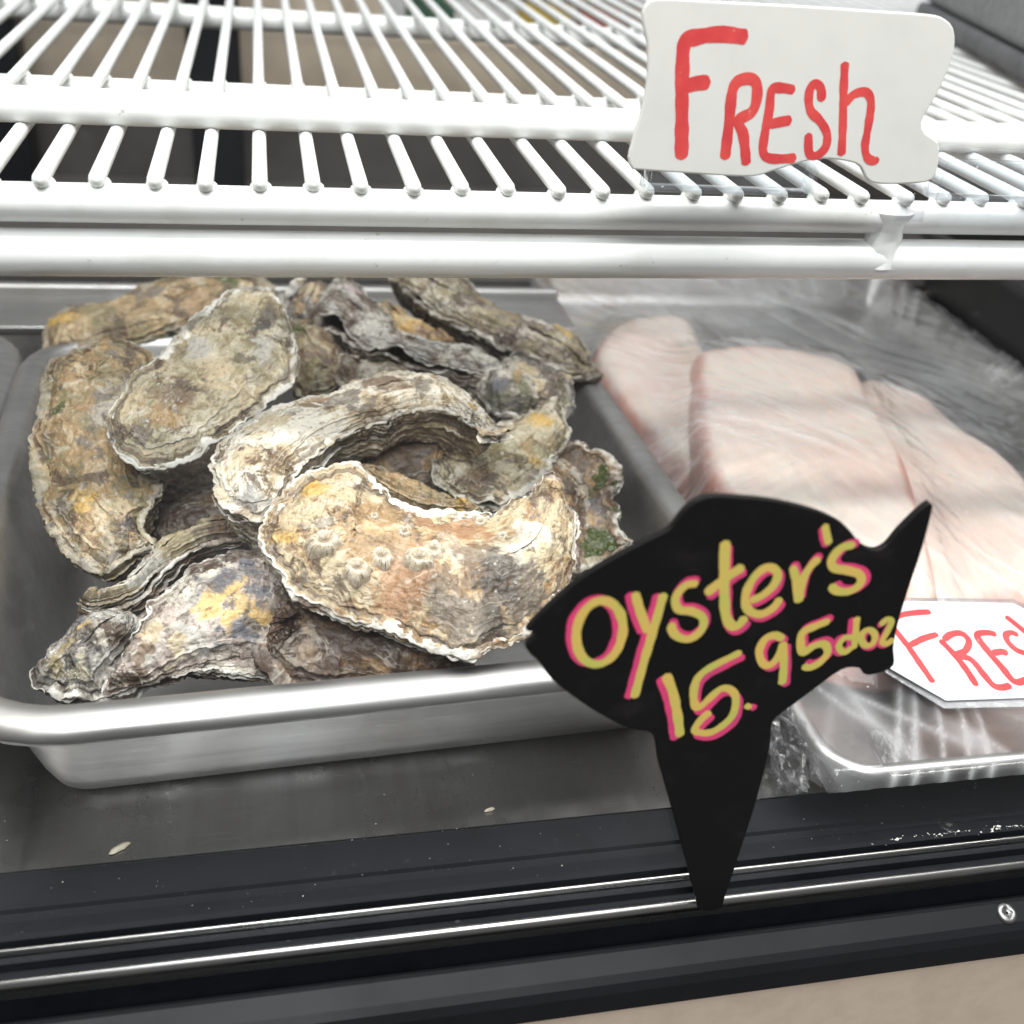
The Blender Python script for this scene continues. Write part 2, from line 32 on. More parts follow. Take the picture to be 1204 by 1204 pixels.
SIGN_GLYPHS = [('O', [[(-67.1, 131.4), (-67.6, 135.1), (-67.5, 138.7), (-66.7, 142.0), (-65.3, 144.6), (-63.4, 146.4), (-61.2, 147.1), (-58.9, 146.7), (-56.8, 145.3), (-54.9, 142.9), (-53.5, 139.8), (-52.7, 136.2), (-52.7, 132.5), (-53.3, 129.0), (-54.6, 126.1), (-56.5, 124.1), (-58.7, 123.1), (-61.1, 123.4), (-63.4, 124.8), (-65.3, 127.2), (-66.7, 130.3), (-67.5, 133.9)]], [[(-68.7, 131.9), (-69.3, 135.5), (-69.2, 139.1), (-68.4, 142.4), (-66.9, 145.0), (-65.1, 146.8), (-62.9, 147.5), (-60.6, 147.2), (-58.4, 145.7), (-56.6, 143.3), (-55.2, 140.2), (-54.4, 136.6), (-54.4, 132.9), (-55.0, 129.4), (-56.4, 126.5), (-58.2, 124.5), (-60.5, 123.6), (-62.8, 123.9), (-65.1, 125.2), (-67.0, 127.6), (-68.4, 130.8), (-69.2, 134.3)]], 2.59), ('y', [[(-50.7, 149.7), (-48.1, 142.8), (-44.1, 133.9)], [(-41.2, 148.8), (-42.3, 137.6), (-43.9, 123.5), (-45.3, 108.2)]], [[(-52.4, 149.5), (-49.9, 142.6), (-45.9, 133.7)], [(-43.0, 148.6), (-44.1, 137.4), (-45.7, 123.3), (-47.1, 108.0)]], 2.47), ('s', [[(-30.4, 151.5), (-34.4, 151.1), (-37.1, 146.8), (-35.4, 142.3), (-31.0, 141.3), (-26.8, 138.6), (-26.4, 134.0), (-29.9, 130.7), (-34.3, 132.0), (-36.7, 135.4), (-35.7, 137.1)]], [[(-30.0, 152.7), (-34.0, 152.3), (-36.6, 148.1), (-34.9, 143.5), (-30.5, 142.6), (-26.3, 139.9), (-25.9, 135.3), (-29.4, 132.0), (-33.8, 133.2), (-36.2, 136.7), (-35.2, 138.4)]], 2.34), ('t', [[(-24.4, 166.7), (-22.4, 154.1), (-20.4, 143.8), (-18.6, 137.8), (-15.8, 134.5), (-13.5, 135.6), (-12.4, 138.4)], [(-27.5, 147.4), (-24.0, 151.0), (-20.3, 154.3), (-16.4, 157.2)]], [[(-23.5, 165.2), (-21.4, 152.5), (-19.4, 142.1), (-17.6, 136.1), (-14.7, 132.8), (-12.4, 133.9), (-11.3, 136.7)], [(-26.5, 145.7), (-23.0, 149.3), (-19.3, 152.7), (-15.4, 155.6)]], 2.71), ('e', [[(-12.1, 143.9), (-7.8, 146.1), (-4.7, 150.2), (-4.9, 154.4), (-8.3, 156.3), (-11.5, 154.1), (-13.5, 149.5), (-13.6, 144.0), (-11.3, 140.2), (-7.1, 138.7), (-3.4, 140.9), (-1.6, 144.8)]], [[(-10.9, 142.6), (-6.7, 144.7), (-3.5, 148.8), (-3.7, 153.1), (-7.1, 155.0), (-10.4, 152.8), (-12.4, 148.1), (-12.4, 142.6), (-10.2, 138.8), (-6.0, 137.3), (-2.3, 139.5), (-0.4, 143.4)]], 2.47), ('r', [[(-0.2, 156.5), (2.3, 151.0), (5.1, 142.2)], [(5.1, 142.2), (4.7, 150.9), (6.2, 155.9), (8.6, 159.0)]], [[(0.2, 157.7), (2.8, 152.2), (5.6, 143.5)], [(5.6, 143.5), (5.2, 152.1), (6.7, 157.1), (9.0, 160.3)]], 2.34), ('apostrophe', [[(7.4, 171.1), (9.0, 167.2), (10.7, 163.5)]], [[(6.8, 170.2), (8.3, 166.4), (10.1, 162.7)]], 2.1), ('s', [[(19.8, 163.1), (15.3, 162.2), (12.9, 158.2), (14.4, 154.9), (19.2, 153.7), (24.0, 151.9), (25.2, 148.5), (22.2, 145.7), (17.5, 146.1), (14.6, 148.6)]], [[(21.2, 163.8), (16.7, 162.9), (14.3, 158.9), (15.9, 155.6), (20.6, 154.4), (25.5, 152.6), (26.7, 149.2), (23.6, 146.4), (18.9, 146.9), (16.1, 149.3)]], 2.47), ('one', [[(-35.9, 117.4), (-32.1, 109.3), (-28.6, 98.2), (-26.6, 90.1)]], [[(-37.4, 116.2), (-33.7, 108.0), (-30.1, 96.9), (-28.2, 88.8)]], 2.71), ('five', [[(-10.9, 124.4), (-24.2, 115.3), (-22.7, 102.3), (-15.3, 109.6), (-9.9, 106.5), (-9.3, 97.5), (-15.3, 91.3), (-21.6, 92.3), (-20.5, 96.7), (-17.4, 100.4)]], [[(-9.5, 122.6), (-22.9, 113.4), (-21.3, 100.4), (-13.9, 107.8), (-8.5, 104.6), (-7.8, 95.5), (-13.9, 89.3), (-20.2, 90.3), (-19.1, 94.8), (-16.0, 98.5)]], 2.34), ('point', [[(-5.5, 101.8), (-4.3, 101.2), (-2.9, 100.3)]], [[(-3.6, 101.3), (-2.4, 100.6), (-1.0, 99.8)]], 1.97), ('nine', [[(3.0, 127.8), (-0.0, 129.9), (-3.6, 128.8), (-4.7, 123.8), (-2.3, 118.7), (0.6, 118.2), (2.7, 122.0), (3.2, 127.1)], [(3.0, 127.2), (5.2, 117.8), (6.4, 109.3)]], [[(4.4, 126.9), (1.4, 129.0), (-2.2, 127.8), (-3.3, 122.9), (-0.9, 117.7), (2.0, 117.2), (4.1, 121.0), (4.6, 126.2)], [(4.4, 126.2), (6.6, 116.8), (7.8, 108.3)]], 2.34), ('five', [[(18.0, 134.6), (13.1, 132.6), (9.1, 130.3), (9.6, 125.4), (11.3, 122.3), (14.5, 124.7), (18.1, 125.1), (20.1, 121.6), (18.3, 117.8), (14.8, 115.8), (12.1, 116.9)]], [[(18.9, 135.9), (14.1, 133.8), (10.0, 131.6), (10.5, 126.7), (12.2, 123.6), (15.4, 126.0), (19.0, 126.4), (21.0, 123.0), (19.3, 119.1), (15.7, 117.2), (13.0, 118.3)]], 2.34), ('d', [[(27.3, 135.5), (28.4, 129.3), (29.6, 122.3)], [(28.0, 127.0), (24.9, 127.2), (23.6, 124.0), (26.1, 121.2), (28.9, 123.3)]], [[(25.8, 135.2), (26.9, 129.0), (28.1, 122.0)], [(26.5, 126.7), (23.4, 127.0), (22.1, 123.8), (24.6, 120.9), (27.4, 123.1)]], 1.97), ('o', [[(36.3, 125.9), (36.2, 124.9), (36.0, 124.1), (35.4, 123.5), (34.7, 123.3), (33.9, 123.3), (33.1, 123.7), (32.3, 124.4), (31.7, 125.2), (31.2, 126.3), (31.0, 127.3), (31.0, 128.3), (31.3, 129.1), (31.9, 129.6), (32.6, 129.9), (33.4, 129.8), (34.2, 129.4), (35.0, 128.8), (35.6, 127.9), (36.1, 126.9), (36.3, 125.8), (36.2, 124.8)]], [[(37.1, 125.2), (37.1, 124.2), (36.8, 123.4), (36.3, 122.8), (35.6, 122.5), (34.8, 122.6), (33.9, 122.9), (33.1, 123.6), (32.5, 124.5), (32.0, 125.5), (31.8, 126.6), (31.8, 127.5), (32.1, 128.3), (32.7, 128.9), (33.4, 129.2), (34.2, 129.1), (35.0, 128.7), (35.8, 128.0), (36.4, 127.1), (36.9, 126.1), (37.1, 125.1), (37.0, 124.1)]], 1.97), ('z', [[(36.8, 131.2), (38.5, 133.6), (40.6, 132.6), (40.1, 128.4), (39.3, 124.7), (41.4, 123.7), (43.4, 125.7)]], [[(36.3, 130.5), (38.0, 133.0), (40.2, 132.0), (39.7, 127.8), (38.9, 124.0), (40.9, 123.0), (43.0, 125.0)]], 1.97)]
TAG_PLANE = ([0.19, 0.372, 0.226], [0, -1, 0.12], [1, 0, 0])
TAG_OUTLINE = [(-58.7, 17.4), (-39.0, 16.8), (-15.5, 16.5), (-5.7, 19.1), (5.6, 22.6), (14.0, 23.8), (22.9, 23.2), (28.6, 21.5), (35.2, 15.8), (54.9, 16.4), (60.0, 18.2), (61.1, 22.9), (59.4, 30.7), (56.5, 32.8), (52.0, 35.0), (50.2, 39.1), (52.9, 45.5), (55.8, 54.5), (57.0, 63.2), (55.1, 70.2), (50.7, 73.5), (43.6, 74.7), (21.6, 74.6), (-3.0, 74.5), (-37.8, 73.9), (-58.6, 73.4), (-63.2, 70.7), (-63.3, 66.1), (-60.5, 58.2), (-59.4, 47.4), (-60.3, 37.5), (-62.3, 27.5), (-63.2, 21.6), (-61.6, 18.0)]
TAG_GLYPHS = [('F', [[(-43.1, 21.4), (-45.1, 36.9), (-46.9, 50.8), (-47.3, 60.3), (-43.0, 62.3), (-34.6, 63.7), (-24.2, 63.3)], [(-46.0, 45.9), (-40.9, 47.5), (-35.9, 48.1)]], 5.12), ('R', [[(-26.4, 22.0), (-26.8, 34.8), (-27.0, 46.8), (-22.8, 49.9), (-18.7, 48.7), (-17.5, 43.1), (-18.8, 38.8), (-23.3, 35.7), (-20.5, 30.7), (-17.6, 20.4)]], 3.99), ('E', [[(-3.1, 47.0), (-8.4, 47.5), (-12.2, 46.6), (-12.0, 39.8), (-12.3, 31.0), (-11.7, 25.1), (-8.0, 23.2), (1.8, 23.7)], [(-11.5, 34.9), (-6.3, 36.2), (-2.5, 36.9)]], 3.42), ('S', [[(8.0, 43.6), (6.6, 48.2), (3.8, 49.5), (2.4, 46.2), (4.1, 40.5), (8.7, 37.0), (12.3, 32.7), (12.7, 27.9), (9.5, 24.8), (6.5, 25.8), (4.8, 32.8)]], 3.34), ('h', [[(14.3, 57.5), (16.0, 46.8), (18.2, 35.2), (19.8, 25.1)], [(17.0, 42.9), (20.2, 46.7), (25.0, 47.6), (27.7, 44.1), (28.4, 36.4), (28.7, 28.9), (30.8, 24.7), (34.0, 24.0), (34.6, 25.4)]], 3.25)]
CARD_PLANE = ([0.305, 0.33, 0.047], [-0.02, -0.3, 1], [1, 0, 0])
CARD_OUTLINE = [(-40.2, 8.1), (-20.4, 24.1), (34.8, 18.6), (52.5, 4.5), (46.3, -13.2), (17.7, -31.8), (-22.8, -29.5), (-41.8, -11.4)]
LAMINATE_OUTLINE = [(-43.0, 8.4), (-19.9, 26.8), (37.3, 21.5), (56.6, 5.1), (49.4, -14.7), (18.0, -35.6), (-24.5, -32.5), (-44.0, -12.4)]
CARD_GLYPHS = [('F', [[(-8.9, 17.0), (-17.5, 17.0), (-26.3, 16.0), (-30.2, 13.8)], [(-31.9, 11.3), (-30.0, 4.7), (-28.3, -2.0), (-26.6, -11.2), (-24.8, -20.4)], [(-28.0, -0.5), (-19.8, 2.6), (-11.0, 4.6)]], 2.0), ('R', [[(-11.5, 1.6), (-8.2, -6.6), (-6.0, -15.4), (-5.0, -24.0)], [(-9.9, 1.1), (-4.5, 3.9), (0.8, 3.8), (2.4, -0.5), (-1.7, -5.3), (-6.8, -7.3), (-1.2, -10.3), (1.2, -18.5), (3.0, -24.1), (6.3, -25.6), (11.7, -24.9)]], 2.1), ('E', [[(17.9, 1.7), (13.9, 3.3), (7.9, 2.2), (9.1, -6.2), (11.7, -15.2), (14.5, -23.4), (22.8, -22.3), (27.6, -22.1)], [(10.6, -7.9), (15.7, -7.4), (18.5, -8.9)]], 2.19), ('S', [[(28.6, 0.2), (26.1, 2.3), (22.5, 1.3), (21.6, -2.8), (24.0, -7.5), (29.6, -10.5), (32.3, -14.5), (31.0, -18.1), (26.9, -19.0)]], 1.91), ('h', [[(27.5, 11.7), (32.2, 3.5), (36.3, -6.0), (39.3, -13.8)], [(36.3, -6.0), (40.9, -3.1), (43.4, -5.3), (43.5, -11.7)]], 1.82)]
FILLETS = [[(227.2, 673.6), (247.3, 716.4), (268.2, 741.9), (293.3, 755.6), (313.1, 751.6), (316.2, 725.7), (311.2, 693.1), (305.3, 655.2), (295.3, 620.4), (283.8, 582.1), (276.0, 547.2), (264.9, 505.2), (254.8, 476.8), (239.6, 501.4), (235.5, 543.1), (228.1, 589.5), (223.9, 634.7)], [(282.7, 630.1), (294.1, 644.4), (328.2, 653.3), (363.5, 644.5), (390.1, 618.4), (385.2, 591.2), (369.2, 541.7), (351.7, 477.7), (327.8, 407.7), (307.0, 357.5), (291.6, 348.7), (259.2, 358.0), (229.0, 388.0), (231.6, 430.1), (236.3, 464.4), (250.7, 522.9), (266.3, 580.1)], [(343.7, 570.1), (392.6, 619.0), (420.7, 628.6), (439.0, 607.4), (441.6, 578.0), (439.6, 543.3), (442.2, 509.0), (437.0, 457.9), (405.3, 390.4), (375.5, 362.8), (342.5, 356.4), (307.5, 360.0), (317.2, 429.0), (331.0, 513.4)]]

# ------------------------------------------------------------------ helpers
RNG = np.random.RandomState(7)
PERM = np.concatenate([RNG.permutation(512)] * 3)
GRAD = RNG.normal(size=(512, 3)); GRAD /= np.linalg.norm(GRAD, axis=1)[:, None]
def noise(x, y, z=0.0):
    x, y, z = np.broadcast_arrays(np.asarray(x, float), np.asarray(y, float), np.asarray(z, float))
    xi = np.floor(x).astype(np.int64); yi = np.floor(y).astype(np.int64); zi = np.floor(z).astype(np.int64)
    xf = x - xi; yf = y - yi; zf = z - zi
    u = xf**3 * (xf * (xf * 6 - 15) + 10); v = yf**3 * (yf * (yf * 6 - 15) + 10); w = zf**3 * (zf * (zf * 6 - 15) + 10)
    def g(a, b, c):
        h = PERM[(PERM[(PERM[(xi + a) & 511] + yi + b) & 511] + zi + c) & 511]
        G = GRAD[h]; return G[..., 0] * (xf - a) + G[..., 1] * (yf - b) + G[..., 2] * (zf - c)
    def l(a, b, t): return a + (b - a) * t
    return 1.6 * l(l(l(g(0,0,0), g(1,0,0), u), l(g(0,1,0), g(1,1,0), u), v), l(l(g(0,0,1), g(1,0,1), u), l(g(0,1,1), g(1,1,1), u), v), w)
def fbm(x, y, z=0.0, oct=4, gain=0.5):
    s = 0; a = 1.0
    for i in range(oct):
        s = s + a * noise(x * 2**i + 17.3 * i, y * 2**i + 5.1 * i, np.asarray(z) * 2**i + 3.7 * i); a *= gain
    return s
def link(o, parent=None):
    COL.objects.link(o)
    if parent is not None: o.parent = parent
    return o
def tag(o, label=None, cat=None, group=None, kind=None):
    if label: o['label'] = label
    if cat: o['category'] = cat
    if group: o['group'] = group
    if kind: o['kind'] = kind
    return o
def empty(name, mat=None, loc=None):
    o = bpy.data.objects.new(name, None); o.empty_display_size = 0.02; COL.objects.link(o)
    if mat is not None: o.matrix_world = mat
    if loc is not None: o.location = loc
    return o
def mesh_obj(name, verts, faces, mat, parent=None, smooth=True):
    me = bpy.data.meshes.new(name); me.from_pydata([tuple(v) for v in verts], [], faces); me.update()
    if smooth: me.polygons.foreach_set('use_smooth', [True] * len(me.polygons))
    me.materials.append(mat)
    return link(bpy.data.objects.new(name, me), parent)
def grid_mesh(name, P, wrap, mat, parent=None, attrs=None, cap=False):
    M, N = P.shape[:2]
    idx = np.arange(M * N).reshape(M, N)
    if wrap: nx = np.roll(idx, -1, axis=1); a, b, c, d = idx[:-1], idx[1:], nx[1:], nx[:-1]
    else: a, b, c, d = idx[:-1, :-1], idx[1:, :-1], idx[1:, 1:], idx[:-1, 1:]
    F = np.stack([a, b, c, d], -1).reshape(-1, 4)
    me = bpy.data.meshes.new(name)
    me.vertices.add(M * N); me.vertices.foreach_set('co', P.reshape(-1).astype(np.float32))
    me.loops.add(F.size); me.loops.foreach_set('vertex_index', F.reshape(-1).astype(np.int32))
    me.polygons.add(len(F)); me.polygons.foreach_set('loop_start', (np.arange(len(F)) * 4).astype(np.int32))
    me.update(calc_edges=True); me.validate()
    me.polygons.foreach_set('use_smooth', np.ones(len(me.polygons), dtype=bool))
    for k, v in (attrs or {}).items():
        if v.ndim == 2:
            at = me.attributes.new(k, 'FLOAT', 'POINT'); at.data.foreach_set('value', v.reshape(-1).astype(np.float32))
        elif v.shape[-1] == 3:
            at = me.attributes.new(k, 'FLOAT_VECTOR', 'POINT'); at.data.foreach_set('vector', v.reshape(-1).astype(np.float32))
        else:
            at = me.attributes.new(k, 'FLOAT_COLOR', 'POINT'); at.data.foreach_set('color', v.reshape(-1).astype(np.float32))
    me.materials.append(mat)
    return link(bpy.data.objects.new(name, me), parent)
def catmull(pts, n, closed):
    p = np.array(pts, float); m = len(p)
    if closed: q = np.vstack([p[-1:], p, p[:2]]); segs = m
    else: q = np.vstack([2 * p[0] - p[1], p, 2 * p[-1] - p[-2]]); segs = m - 1
    out = []
    for i in range(segs):
        a, b, c, d = q[i], q[i + 1], q[i + 2], q[i + 3]
        for t in np.linspace(0, 1, 12, endpoint=False):
            out.append(0.5 * (2 * b + (c - a) * t + (2 * a - 5 * b + 4 * c - d) * t * t + (3 * b - a - 3 * c + d) * t**3))
    if not closed: out.append(p[-1])
    o = np.array(out); oc = np.vstack([o, o[:1]]) if closed else o
    L = np.concatenate([[0], np.cumsum(np.linalg.norm(np.diff(oc, axis=0), axis=1))])
    s = np.linspace(0, L[-1], n, endpoint=not closed)
    return np.stack([np.interp(s, L, oc[:, k]) for k in range(o.shape[1])], 1)

class NT:
    """small node-tree helper"""
    def __init__(self, name):
        self.m = bpy.data.materials.new(name); self.m.use_nodes = True
        self.t = self.m.node_tree; self.n = self.t.nodes; self.b = self.n['Principled BSDF']; self.out = self.n['Material Output']
    def node(self, typ, **kw):
        x = self.n.new(typ)
        for k, v in kw.items():
            if k[0] == '_': setattr(x, k[1:], v)
            else:
                key = int(k[1:]) if k[0] == 'i' and k[1:].isdigit() else k.replace('__', ' ')
                s = x.inputs[key]
                if isinstance(v, bpy.types.NodeSocket): self.t.links.new(v, s)
                else: s.default_value = v
        return x
    def noise(self, vec, scale, detail=5, rough=0.55, dist=0.0):
        return self.node('ShaderNodeTexNoise', Vector=vec, Scale=scale, Detail=detail, Roughness=rough, Distortion=dist).outputs['Fac']
    def ramp(self, fac, stops, interp='LINEAR'):
        r = self.node('ShaderNodeValToRGB', Fac=fac); cr = r.color_ramp; cr.interpolation = interp
        while len(cr.elements) < len(stops): cr.elements.new(0.5)
        for e, (p, c) in zip(cr.elements, stops):
            e.position = p; e.color = (c[0], c[1], c[2], 1) if isinstance(c, (tuple, list)) else (c, c, c, 1)
        return r.outputs['Color']
    def mix(self, fac, a, b, mode='MIX'):
        x = self.n.new('ShaderNodeMix'); x.data_type = 'RGBA'; x.blend_type = mode
        for s, v in ((x.inputs[0], fac), (x.inputs[6], a), (x.inputs[7], b)):
            if isinstance(v, bpy.types.NodeSocket): self.t.links.new(v, s)
            else: s.default_value = v if not isinstance(v, tuple) else (*v[:3], 1)
        return x.outputs[2]
    def math(self, op, a, b=0.0, c=0.0, clamp=False):
        x = self.node('ShaderNodeMath', i0=a, i1=b, i2=c); x.operation = op; x.use_clamp = clamp; return x.outputs[0]
    def maprange(self, v, a, b, c=0.0, d=1.0):
        x = self.node('ShaderNodeMapRange', Value=v); x.interpolation_type = 'SMOOTHSTEP'
        for k, q in zip(('From Min', 'From Max', 'To Min', 'To Max'), (a, b, c, d)): x.inputs[k].default_value = q
        return x.outputs[0]
    def attr(self, name, out='Fac'):
        x = self.n.new('ShaderNodeAttribute'); x.attribute_name = name; return x.outputs[out]
    def obj(self, off=(0, 0, 0), scale=(1, 1, 1)):
        tc = self.n.new('ShaderNodeTexCoord')
        return self.node('ShaderNodeMapping', Vector=tc.outputs['Object'], Location=off, Scale=scale).outputs[0]
    def bump(self, h, strength, dist):
        x = self.node('ShaderNodeBump', Height=h, Strength=strength, Distance=dist); self.t.links.new(x.outputs[0], self.b.inputs['Normal'])
    def set(self, **kw):
        for k, v in kw.items():
            s = self.b.inputs[k.replace('__', ' ')]
            if isinstance(v, bpy.types.NodeSocket): self.t.links.new(v, s)
            else: s.default_value = (*v, 1) if isinstance(v, tuple) and len(v) == 3 and s.type == 'RGBA' else v
        return self.m

# ------------------------------------------------------------------ materials
def steel(name, col=0.55, rough=0.28, stretch=(6, 260, 260), streak=0.5, stain=0.0, bump=0.05):
    t = NT(name); v = t.obj(scale=stretch); w = t.obj()
    n = t.noise(v, 1.0, 4, 0.6); sm = t.noise(w, 22, 5, 0.6); big = t.noise(w, 9, 4, 0.6)
    c = t.mix(t.maprange(big, 0.35, 0.75), (col, col, col * 1.0), (col * 0.82, col * 0.80, col * 0.77))
    c = t.mix(t.math('MULTIPLY', t.maprange(sm, 0.45, 0.80), stain), c, (0.30, 0.27, 0.23))
    c = t.mix(t.maprange(n, 0.38, 0.62, 0.0, 0.30), c, (col * 0.55, col * 0.54, col * 0.53))
    sc = t.noise(t.obj((3, 1, 0), (40, 700, 400)), 1.0, 2, 0.5, 1.5); c = t.mix(t.maprange(sc, 0.66, 0.72, 0, 0.25), c, (col * 1.4, col * 1.4, col * 1.4))
    r = t.math('ADD', t.math('MULTIPLY', t.math('SUBTRACT', n, 0.5), streak), t.math('ADD', rough, t.math('MULTIPLY', t.math('SUBTRACT', sm, 0.5), 0.40)))
    t.bump(t.math('ADD', n, t.math('MULTIPLY', t.noise(w, 60, 3), 1.5)), bump, 0.0004)
    return t.set(Base__Color=c, Metallic=1.0, Roughness=r)
def plastic(name, col, rough=0.4, bump=0.1, var=0.25, scale=60, spec=0.5):
    t = NT(name); w = t.obj(); n = t.noise(w, scale, 5, 0.65); f = t.noise(w, scale * 9, 3, 0.6)
    c2 = tuple(max(0, x * (1 - var)) for x in col)
    c = t.mix(t.maprange(n, 0.4, 0.75), col, c2)
    t.bump(t.math('ADD', n, t.math('MULTIPLY', f, 0.4)), bump, 0.0008)
    t.set(Base__Color=c, Roughness=t.math('ADD', rough - 0.1, t.math('MULTIPLY', n, 0.2)))
    t.b.inputs['Specular IOR Level'].default_value = spec
    return t.m
M = {}
M['steel'] = steel('pan_steel', 0.55, 0.46, (6, 120, 120), 0.16, 0.5, 0.02)
M['deck'] = steel('deck_steel', 0.48, 0.3, (90, 5, 90), 0.2, 0.6)
M['chrome'] = steel('trim_chrome', 0.45, 0.32, (3, 120, 120), 0.12, 0.5, 0.01)
M['sheet'] = steel('sheet_aluminium', 0.66, 0.42, (12, 60, 60), 0.2, 0.3)
M['screw'] = steel('screw_metal', 0.32, 0.42, (30, 30, 30), 0.3, 0.8, 0.2)
M['black'] = plastic('black_plastic', (0.009, 0.010, 0.013), 0.44, 0.02, 0.4, 45, 0.22)
M['bumper'] = plastic('bumper_plastic', (0.008, 0.0085, 0.010), 0.44, 0.03, 0.3, 25, 0.2)
M['darktub'] = plastic('dark_tub_plastic', (0.03, 0.03, 0.032), 0.4, 0.1, 0.3, 30)
M['beige'] = plastic('beige_panel_paint', (0.68, 0.55, 0.43), 0.6, 0.12, 0.12, 60)
M['tan'] = plastic('tan_back_board', (0.58, 0.49, 0.38), 0.6, 0.1, 0.25, 14)
M['backblack'] = plastic('back_wall_and_deck_shade', (0.10, 0.092, 0.085), 0.5, 0.1, 0.4, 10)  # dark back wall colour, also the painted shade of the rear deck
M['sealgrey'] = plastic('seal_rubber', (0.12, 0.12, 0.125), 0.5, 0.1, 0.3, 40)
M['backgrey'] = plastic('grey_back_board', (0.55, 0.56, 0.58), 0.6, 0.1, 0.3, 12)
M['greyfoam'] = plastic('grey_speckled_plastic', (0.30, 0.30, 0.31), 0.6, 0.2, 0.35, 160)
def enamel():
    t = NT('white_enamel'); w = t.obj(); n = t.noise(w, 40, 4, 0.6); s = t.noise(w, 300, 2, 0.5); sp = t.noise(w, 130, 3, 0.7)
    c = t.mix(t.maprange(n, 0.45, 0.8), (0.80, 0.81, 0.80), (0.70, 0.70, 0.67))
    c = t.mix(t.maprange(sp, 0.67, 0.75, 0, 0.5), c, (0.32, 0.28, 0.22))
    t.bump(t.math('ADD', n, t.math('MULTIPLY', s, 0.15)), 0.25, 0.0012)
    return t.set(Base__Color=c, Roughness=0.27)
M['enamel'] = enamel()
M['weld'] = plastic('grey_weld', (0.62, 0.62, 0.60), 0.3, 0.5, 0.2, 200)
def signblack():
    t = NT('sign_black'); w = t.obj(); n = t.noise(w, 35, 5, 0.7); f = t.noise(w, 380, 3, 0.7)
    c = t.mix(t.maprange(n, 0.5, 0.85), (0.005, 0.0045, 0.0045), (0.022, 0.018, 0.018))
    c = t.mix(t.maprange(f, 0.68, 0.76, 0, 0.25), c, (0.06, 0.055, 0.055))
    t.b.inputs['Specular IOR Level'].default_value = 0.25
    return t.set(Base__Color=c, Roughness=t.math('ADD', 0.42, t.math('MULTIPLY', n, 0.3)))
M['signblack'] = signblack()
def marker(name, col, alt, worn=0.15, scale=220):
    t = NT(name); w = t.obj(); n = t.noise(w, scale, 5, 0.7); b = t.noise(w, 70, 3, 0.6)
    c = t.mix(t.maprange(b, 0.35, 0.7), col, alt)
    c = t.mix(t.maprange(n, 0.64, 0.74, 0, worn), c, (0.75, 0.6, 0.55))
    return t.set(Base__Color=c, Roughness=0.55)
M['red_ink'] = marker('red_marker', (0.60, 0.035, 0.04), (0.72, 0.07, 0.06), 0.55)
M['red_ink2'] = marker('light_red_marker', (0.56, 0.030, 0.036), (0.62, 0.05, 0.055), 0.4)
M['pink'] = marker('pink_chalk', (0.85, 0.06, 0.20), (0.70, 0.06, 0.20), 0.0)
M['yellow'] = marker('yellow_chalk', (0.78, 0.54, 0.13), (0.60, 0.58, 0.12), 0.0, 90)
def card(name, col, dirt=0.2):
    t = NT(name); w = t.obj(); n = t.noise(w, 45, 5, 0.65); s = t.noise(w, 160, 4, 0.7)
    c = t.mix(t.maprange(n, 0.4, 0.8), col, tuple(x * 0.93 for x in col))
    c = t.mix(t.maprange(s, 0.69, 0.76, 0, dirt), c, (0.42, 0.34, 0.22))
    t.bump(n, 0.05, 0.0006)
    return t.set(Base__Color=c, Roughness=0.45)
M['tag'] = card('tag_plastic', (0.70, 0.69, 0.66), 0.35)
M['card'] = card('card_paper', (0.62, 0.63, 0.655), 0.05)
def clear(name, tint, fac, rough=0.05, bump=None, ior=1.45, haze=0.0, crease=0.0, solid=False):
    t = NT(name); t.n.remove(t.b)
    tr = t.node('ShaderNodeBsdfTransparent', Color=(*tint, 1)); gl = t.node('ShaderNodeBsdfGlossy', Roughness=rough, Color=(1, 1, 1, 1))
    fr = t.node('ShaderNodeFresnel', IOR=ior)
    if bump:
        w = t.obj(); n = t.noise(w, bump[0], 4, 0.6)
        bp = t.node('ShaderNodeBump', Height=n, Strength=bump[1], Distance=bump[2])
        t.t.links.new(bp.outputs[0], gl.inputs['Normal'])
    geo = t.n.new('ShaderNodeNewGeometry'); f = t.math('MULTIPLY', t.math('MULTIPLY', fr.outputs[0], fac, clamp=True), t.math('SUBTRACT', 1.0, geo.outputs['Backfacing'])) if solid else t.math('MULTIPLY', t.math('MINIMUM', fr.outputs[0], 0.35), fac, clamp=True)
    mx = t.node('ShaderNodeMixShader', i0=f, i1=tr.outputs[0], i2=gl.outputs[0])
    if haze:
        w = t.obj(); sm = t.noise(w, 9, 2, 0.65); sp = t.noise(w, 240, 1, 0.5)
        di = t.node('ShaderNodeBsdfDiffuse', Color=(0.8, 0.8, 0.82, 1))
        hf = t.math('ADD', t.math('MULTIPLY', t.maprange(sm, 0.4, 0.75), haze), t.maprange(sp, 0.76, 0.80, 0, haze * 3))
        if crease: hf = t.math('ADD', hf, t.math('MULTIPLY', t.attr('wrinkle'), crease), clamp=True)
        mx = t.node('ShaderNodeMixShader', i0=hf, i1=mx.outputs[0], i2=di.outputs[0])
    t.t.links.new(mx.outputs[0], t.out.inputs['Surface']); return t.m
M['glass'] = clear('front_glass', (0.985, 0.99, 0.985), 0.8, 0.0, haze=0.010, solid=True)
M['clear'] = clear('clear_plastic', (0.95, 0.965, 0.98), 1.6, 0.08, (60, 0.3, 0.002), haze=0.28, solid=True)
M['clip'] = clear('clip_plastic', (0.9, 0.9, 0.92), 1.2, 0.15, (60, 0.2, 0.002), haze=0.9, solid=True)
M['laminate'] = clear('laminate_edge', (0.80, 0.81, 0.83), 1.2, 0.25, (120, 0.3, 0.001), haze=0.25)
